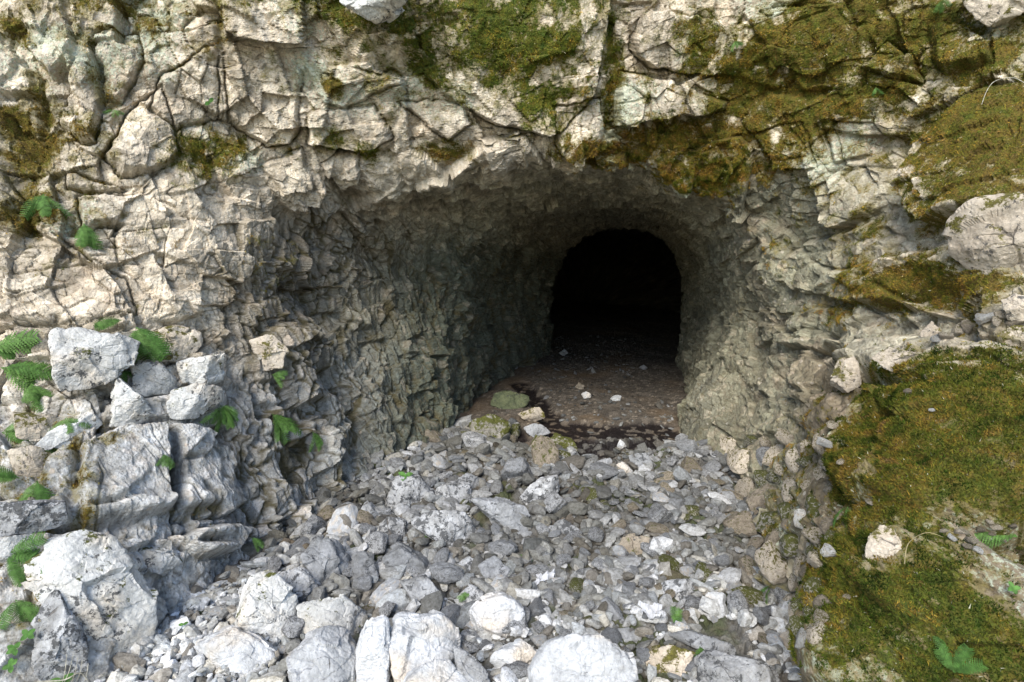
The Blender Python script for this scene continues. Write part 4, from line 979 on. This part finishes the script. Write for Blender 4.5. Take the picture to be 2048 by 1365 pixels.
# ------------------------------------------------------------------ ferns
def frond_mesh(name, seed, L=1.0, np_=13, droop=.5, mat=None):
    """one feathery frond along +X, unit length, drooping towards -Z"""
    rs = np.random.RandomState(seed); V, F = [], []
    def quad(a, b, c, d): i = len(V); V.extend([a, b, c, d]); F.append([i, i + 1, i + 2, i + 3])
    def spine(t): return np.array([t - .12 * t * t, rs_b * t * t, .22 * math.sin(t * 1.9) * (1 - droop) - droop * .55 * t * t])
    rs_b = rs.uniform(-.15, .15)
    prev = spine(0)
    for k in range(1, 19):
        p = spine(k / 18); w = .007 * (1 - k / 20)
        quad(prev + [0, -w, 0], prev + [0, w, 0], p + [0, w, 0], p + [0, -w, 0]); prev = p
    for k in range(np_):
        t = .14 + .84 * k / (np_ - 1); p = spine(t); tan = spine(min(t + .02, 1)) - spine(t - .02); tan /= np.linalg.norm(tan)
        ln = .30 * math.sin(math.pi * (.18 + .82 * (1 - t)) ** .8) * (1 if k else .7) * (1 - t * .35) + .02
        for s in (-1, 1):
            d = np.array([0, s, 0]) * .86 + tan * .5 + np.array([0, 0, rs.uniform(-.25, .05)]); d /= np.linalg.norm(d)
            side = np.cross(d, [0, 0, 1.]); side /= np.linalg.norm(side)
            m = 5; pl = p; pw = .016
            for j in range(1, m + 1):
                q = j / m; c = p + d * ln * q + np.array([0, 0, -.14 * ln * q * q]); w0 = (.030 * (1 - q) ** .7 + .004) * min(1, ln * 5 + .2)
                md = (pl + c) / 2 + d * ln * .07
                for s2 in (-1, 1):      # a lobe on each side of the leaflet's rib
                    quad(pl, pl + side * s2 * pw * .35, md + side * s2 * (w0 + .011), c)
                pl = c; pw = w0
    return np.array(V), np.array(F)
def mat_leaf(name, a, b):
    t = NT(name); oi = t.n.new('ShaderNodeObjectInfo')
    c = t.mix(oi.outputs['Random'], a, b)
    c = t.mix(t.rng(t.noise(t.pos(), 60, 3), .35, .65), t.mix(1., c, (.55, .55, .5), 'MULTIPLY'), t.mix(1., c, (1.2, 1.2, 1.1), 'MULTIPLY'))
    t.b.inputs['Transmission Weight'].default_value = 0
    t.n.new('ShaderNodeBsdfTranslucent')
    tr = [x for x in t.n if x.type == 'BSDF_TRANSLUCENT'][0]; ms = t.n.new('ShaderNodeMixShader'); ms.inputs[0].default_value = .35
    out = [x for x in t.n if x.type == 'OUTPUT_MATERIAL'][0]
    t.l.new(t.b.outputs[0], ms.inputs[1]); t.l.new(tr.outputs[0], ms.inputs[2]); t.l.new(ms.outputs[0], out.inputs[0]); t.l.new(c, tr.inputs['Color'])
    return t.done(c, None, .7)
M_FERN = mat_leaf('fern_leaf', (.075, .175, .04), (.145, .27, .075)); M_BROAD = mat_leaf('broad_leaf', (.09, .22, .05), (.12, .26, .07)); M_DRY = mat_leaf('dry_stalk', (.42, .36, .22), (.5, .45, .32))
FM = []
for k in range(6):
    V, F = frond_mesh('frond', 40 + k, droop=.25 + .12 * k); o = np_mesh('frond', V, F, M_FERN); FM.append(o.data); bpy.data.objects.remove(o)
FERNS = [  # px, py, frond length in photograph px, number, direction of growth in the picture (deg), spread, place
 (-15,705,105,8,-10,45,'long bright fern reaching in from the left edge beside the pale wedge block','face'),
 (10,745,90,6,-25,40,'second fern just below the long one at the left edge','face'),
 (278,652,75,9,-70,75,'largest fern hanging over the pale wedge block on the left ledges','face'),
 (250,650,60,4,190,30,'flat spreading fern at the back of the pale wedge block','face'),
 (168,455,55,6,-80,35,'yellowish fern hanging from the crack on the upper left','face'),
 (90,385,50,6,-90,70,'small dull fern in the dark hollow on the far left','face'),
 (62,765,60,7,-80,60,'fern growing under the fronds at the left edge','face'),
 (250,738,40,4,-60,60,'tiny fern in the joint below the largest fern','face'),
 (140,835,42,5,-80,100,'pale green fern on the beige slab near the left edge','face'),
 (10,868,62,6,-20,60,'fern at the left edge beside the beige slab','face'),
 (75,905,60,5,-20,70,'fern spreading over the stained block near the left edge','face'),
 (75,960,85,5,-90,40,'long fern frond hanging down from the soil pocket at lower left','face'),
 (50,955,55,4,170,40,'short fern pointing left beside the long hanging frond','face'),
 (20,1110,72,7,-40,90,'fern tangle left of the largest pale block','face'),
 (75,1160,70,5,10,60,'fern fronds lying over the top left of the largest pale block','face'),
 (40,1200,60,5,-70,70,'fern growing beneath the tangle at the left edge','face'),
 (440,815,55,9,-80,110,'bushy fern at the right end of the second ledge row','face'),
 (545,825,62,6,-70,60,'fern on the rib of the left wall beside the bushy fern','face'),
 (620,872,40,5,-70,60,'small bluish fern in the shaded left wall','face'),
 (545,745,30,4,-30,90,'tiny fern on the chipped left wall','face'),
 (665,1030,50,7,-90,120,'spreading fern at the foot of the left wall above the upright boulder','face'),
 (500,1075,30,2,-50,30,'single small fern leaf on the corner of the left ledge','face'),
 (330,915,35,4,-90,50,'tiny fern in a joint of the big ledge face','face'),
 (1040,1128,32,5,-80,110,'small fern between stones beside the wedge stone','floor'),
 (945,1215,35,4,-100,80,'small fern touching the left side of the rounded bright boulder','floor'),
 (855,1085,28,4,-70,90,'tiny fern in the moss under the wide speckled boulder','floor'),
 (1345,1280,30,4,60,90,'small fern behind the cream rounded boulder','floor'),
 (1398,1330,42,4,-85,50,'small fern in the gap left of the flat topped slab','floor'),
 (1700,1015,48,7,-80,100,'fern on the face left of the bare earth pocket','face'),
 (1625,1160,48,5,-60,70,'fern low on the right wall beside the white stone','face'),
 (1550,1175,50,5,-110,60,'drooping fern at the foot of the right wall','face'),
 (1560,1220,45,4,-90,40,'lower drooping fern at the foot of the right wall','face'),
 (2035,1085,75,9,180,80,'fern on the mossy bank at the right edge','face'),
 (1900,1350,62,9,90,110,'fern at the bottom edge of the mossy bank','face'),
 (1475,75,20,4,-80,120,'tiny green fern in the olive moss at the top','face'),
 (232,215,20,4,-80,140,'tiny fern in the joint on the upper left','face'),
 (1755,180,20,3,-80,70,'tiny leafy sprig in the crack at the upper right','face'),
 (1880,10,24,3,-80,90,'tiny fern beside the striped hanging rock','face'),
]
rsf = np.random.RandomState(3)
for (px, py, L, n, dr, spd, lab, wh) in FERNS:
    if wh == 'face':
        k = surf_at(max(px, 3), py) ; d = cpd[k]; P = CP[k] if px > 0 else unproj(px, py, d); P = P + BN[k] * .025; N = BN[k]
    else:
        P = floor_hit(px, py); d = proj(P[None])[2][0]; P[2] = floor_z(P[0], P[1]) + .04; N = np.array([0, -.6, .8])
    root = bpy.data.objects.new('fern', None); COL.objects.link(root); root.location = P; tag(root, lab, 'fern', 'ferns growing on the rock')
    Lm = L * d / FPX * 1.15
    fw = (P - EYE) / np.linalg.norm(P - EYE); rt = np.cross(fw, [0, 0, 1.]); rt /= np.linalg.norm(rt); up = np.cross(rt, fw)
    for j in range(n):
        a = math.radians(dr + spd * (((j + .5) / n - .5) + rsf.normal(0, .06)))
        x = rt * math.cos(a) + up * math.sin(a) + N * rsf.uniform(.15, .6); x /= np.linalg.norm(x)
        z = N - x * (N @ x) + rsf.normal(size=3) * .2; z -= x * (z @ x); z /= np.linalg.norm(z); y = np.cross(z, x)
        o = bpy.data.objects.new('frond', FM[rsf.randint(6)]); COL.objects.link(o); o.parent = root
        s = Lm * rsf.uniform(.6, 1.05)
        o.matrix_local = Matrix(((x[0] * s, y[0] * s, z[0] * s, 0), (x[1] * s, y[1] * s, z[1] * s, 0), (x[2] * s, y[2] * s, z[2] * s, 0), (0, 0, 0, 1)))
# broad leaved seedlings
def leaf_mesh():
    V, F = [], []
    for i in range(7):
        t = i / 6; w = .36 * math.sin(math.pi * min(1, t * .92 + .04)) ** .8; z = -.25 * t * t
        V += [(t, -w, z + .06), (t, 0, z), (t, w, z + .06)]
    for i in range(6):
        b = 3 * i; F += [(b, b + 1, b + 4, b + 3), (b + 1, b + 2, b + 5, b + 4)]
    return V, F
V, F = leaf_mesh(); o = np_mesh('leaf', V, F, M_BROAD, smooth=True); LM = o.data; bpy.data.objects.remove(o)
for (px, py, L, n, lab, wh) in [(812,1012,20,3,'round green seedling on the dark speckled boulder by the left wall','floor'),(66,1272,18,4,'upper seedling in the soil at the lower left edge','face'),(42,1296,18,4,'middle seedling in the soil at the lower left edge','face'),
        (35,1325,18,4,'lower seedling in the soil at the lower left edge','face'),(130,1358,28,3,'broad leaf plant at the bottom left corner','face'),(370,1292,12,2,'tiny sprout in the pale gravel at lower left','floor'),(425,212,14,2,'small sprout beside the long vertical crack','face'),(2015,1180,16,4,'clover like seedling in the mossy bank','face')]:
    if wh == 'face': k = surf_at(px, py); P = CP[k] + BN[k] * .03; d = cpd[k]; N = BN[k]
    else: P = floor_hit(px, py); d = proj(P[None])[2][0]; P[2] = floor_z(P[0], P[1]) + .06 + (.10 if px == 812 else 0); N = np.array([0, -.5, .85])
    root = bpy.data.objects.new('seedling', None); COL.objects.link(root); root.location = P; tag(root, lab, 'seedling', 'broad leaved seedlings')
    for j in range(n):
        a = j * 6.28 / n + rsf.rand(); o = bpy.data.objects.new('leaf', LM); COL.objects.link(o); o.parent = root
        t = Vector(N).to_track_quat('Z', 'Y').to_matrix().to_4x4() @ Matrix.Rotation(a, 4, 'Z') @ Matrix.Rotation(-.35, 4, 'Y')
        s = L * .75 * d / FPX; o.matrix_local = t @ Matrix.Diagonal((s, s, s, 1))
# ------------------------------------------------------------------ twigs, stalks, roots, scraps
def tube(name, pts, r0, r1, mat, label, cat, group=None, sides=6, parent=None):
    pts = np.array(pts); n = len(pts); t = np.linspace(0, n - 1, (n - 1) * 6 + 1); P = catmull(pts, t); T = np.gradient(P, axis=0); T /= np.linalg.norm(T, axis=1, keepdims=True)
    V = []
    for i, (p, tt) in enumerate(zip(P, T)):
        a = np.cross(tt, [.3, .9, .1]); a /= np.linalg.norm(a); b = np.cross(tt, a); r = r0 + (r1 - r0) * i / (len(P) - 1)
        for s in range(sides): V.append(p + (a * math.cos(s * 6.283 / sides) + b * math.sin(s * 6.283 / sides)) * r)
    F = [[i * sides + s, i * sides + (s + 1) % sides, (i + 1) * sides + (s + 1) % sides, (i + 1) * sides + s] for i in range(len(P) - 1) for s in range(sides)]
    o = np_mesh(name, V, F, mat, smooth=True, parent=parent)
    if label: tag(o, label, cat, group)
    return o
M_TWIG = mat_leaf('bleached_twig', (.58, .55, .50), (.62, .6, .55)); M_ROOT = mat_leaf('brown_root', (.12, .09, .05), (.17, .13, .07))
def fp(px, py, o=.04):
    k = surf_at(min(max(px, 3), 2044), min(max(py, 3), 1360)); return CP[k] + BN[k] * o if 0 <= px <= 2048 and 0 <= py <= 1365 else unproj(px, py, cpd[k]) + BN[k] * o
tube('twig', [fp(60,1380,.10), fp(95,1352,.12), fp(140,1350,.12), fp(168,1349,.12), fp(182,1364,.10)], .003, .002, M_TWIG, 'bleached bent twig lying at the bottom left corner', 'twig')
tube('twig', [fp(1962,212,.02), fp(1975,180,.03), fp(1998,165,.04), fp(2025,160,.04), fp(2060,182,.04)], .0013, .0018, M_TWIG, 'thin white twig lying across the moss boulder at upper right', 'twig')
tube('grass_stalk', [fp(1812,1142,.05), fp(1830,1112,.09), fp(1860,1096,.11), fp(1892,1090,.08)], .0018, .0008, M_DRY, 'dry yellow grass stalk arching over the mossy bank', 'grass stalk', 'dry grass stalks')
tube('grass_stalk', [fp(1985,1172,.05), fp(2010,1166,.08), fp(2035,1160,.09), fp(2060,1150,.09)], .0018, .0008, M_DRY, 'dry grass stalk at the right edge under the fern', 'grass stalk', 'dry grass stalks')
for i, (x, y0, y1) in enumerate([(1104,365,392),(1130,372,402),(1160,375,412),(1190,372,390),(968,330,352),(1040,318,338)]):
    a = fp(x, y0, .03); b = a + np.array([.01, -.01, -(y1 - y0) * 4.4 / FPX])
    tube('hanging_root', [a, (a + b) / 2 + [.012, 0, 0], b], .002, .0008, M_ROOT, 'thin brown root hanging from the lip above the tunnel mouth', 'root', 'thin roots hanging from the lip')
for i in range(5):
    x = 125 + i * 12; a = fp(x, 1362, .03); b = fp(x + 18 - i * 3, 1300 + i * 6, .06)
    tube('grass_stalk', [a, (a + b) / 2 + np.array([.01, -.01, 0]), b], .0016, .0008, M_TWIG, 'bleached grass stem standing at the bottom left', 'grass stalk', 'bleached grass stems at the bottom left')
def mat_scrap():
    t = NT('white_scrap'); P = t.pos()
    return t.done(t.mix(t.noise(P, 60, 3), (.40, .41, .44), (.54, .55, .58)), None, .6)
M_SCRAP = mat_scrap()
for i, (px, py, w, h, lab) in enumerate([(1088,1178,44,28,'crumpled white scrap on the rubble behind the rounded bright boulder'),(1302,1266,46,24,'crumpled white scrap on the rubble above the cream boulder')]):
    P = floor_hit(px, py); d = proj(P[None])[2][0]; g = np.linspace(-.5, .5, 22); gx_, gy_ = np.meshgrid(g, g, indexing='ij'); rr = np.sqrt(gx_ ** 2 + gy_ ** 2)
    V = np.stack([gx_ * w * d / FPX, gy_ * h * 1.6 * d / FPX, gx_ * 0], 2).reshape(-1, 3)
    n3 = np.stack([fbm(V + 9 * i + q, .03, 500 + q, 3) for q in range(3)], 1) * .016; _, _, wf, _ = worley(V + n3, .028, 510 + i)
    V = V + n3; V[:, 2] += wf * .018 + .045; V2 = V.copy(); V2[:, 2] -= .0015
    F1 = grid_faces(22, 22); keep = (fbm(V[F1].mean(1), .05, 520 + i, 2) * .25 + .52 - rr.reshape(22, 22)[:-1, :-1].ravel()) > 0
    F1 = F1[keep]; o = np_mesh('white_scrap', V, F1, M_SCRAP, loc=(P[0], P[1], floor_z(P[0], P[1]))); md = o.modifiers.new('thickness', 'SOLIDIFY'); md.thickness = .001
    tag(o, lab, 'scrap', 'white scraps on the rubble')
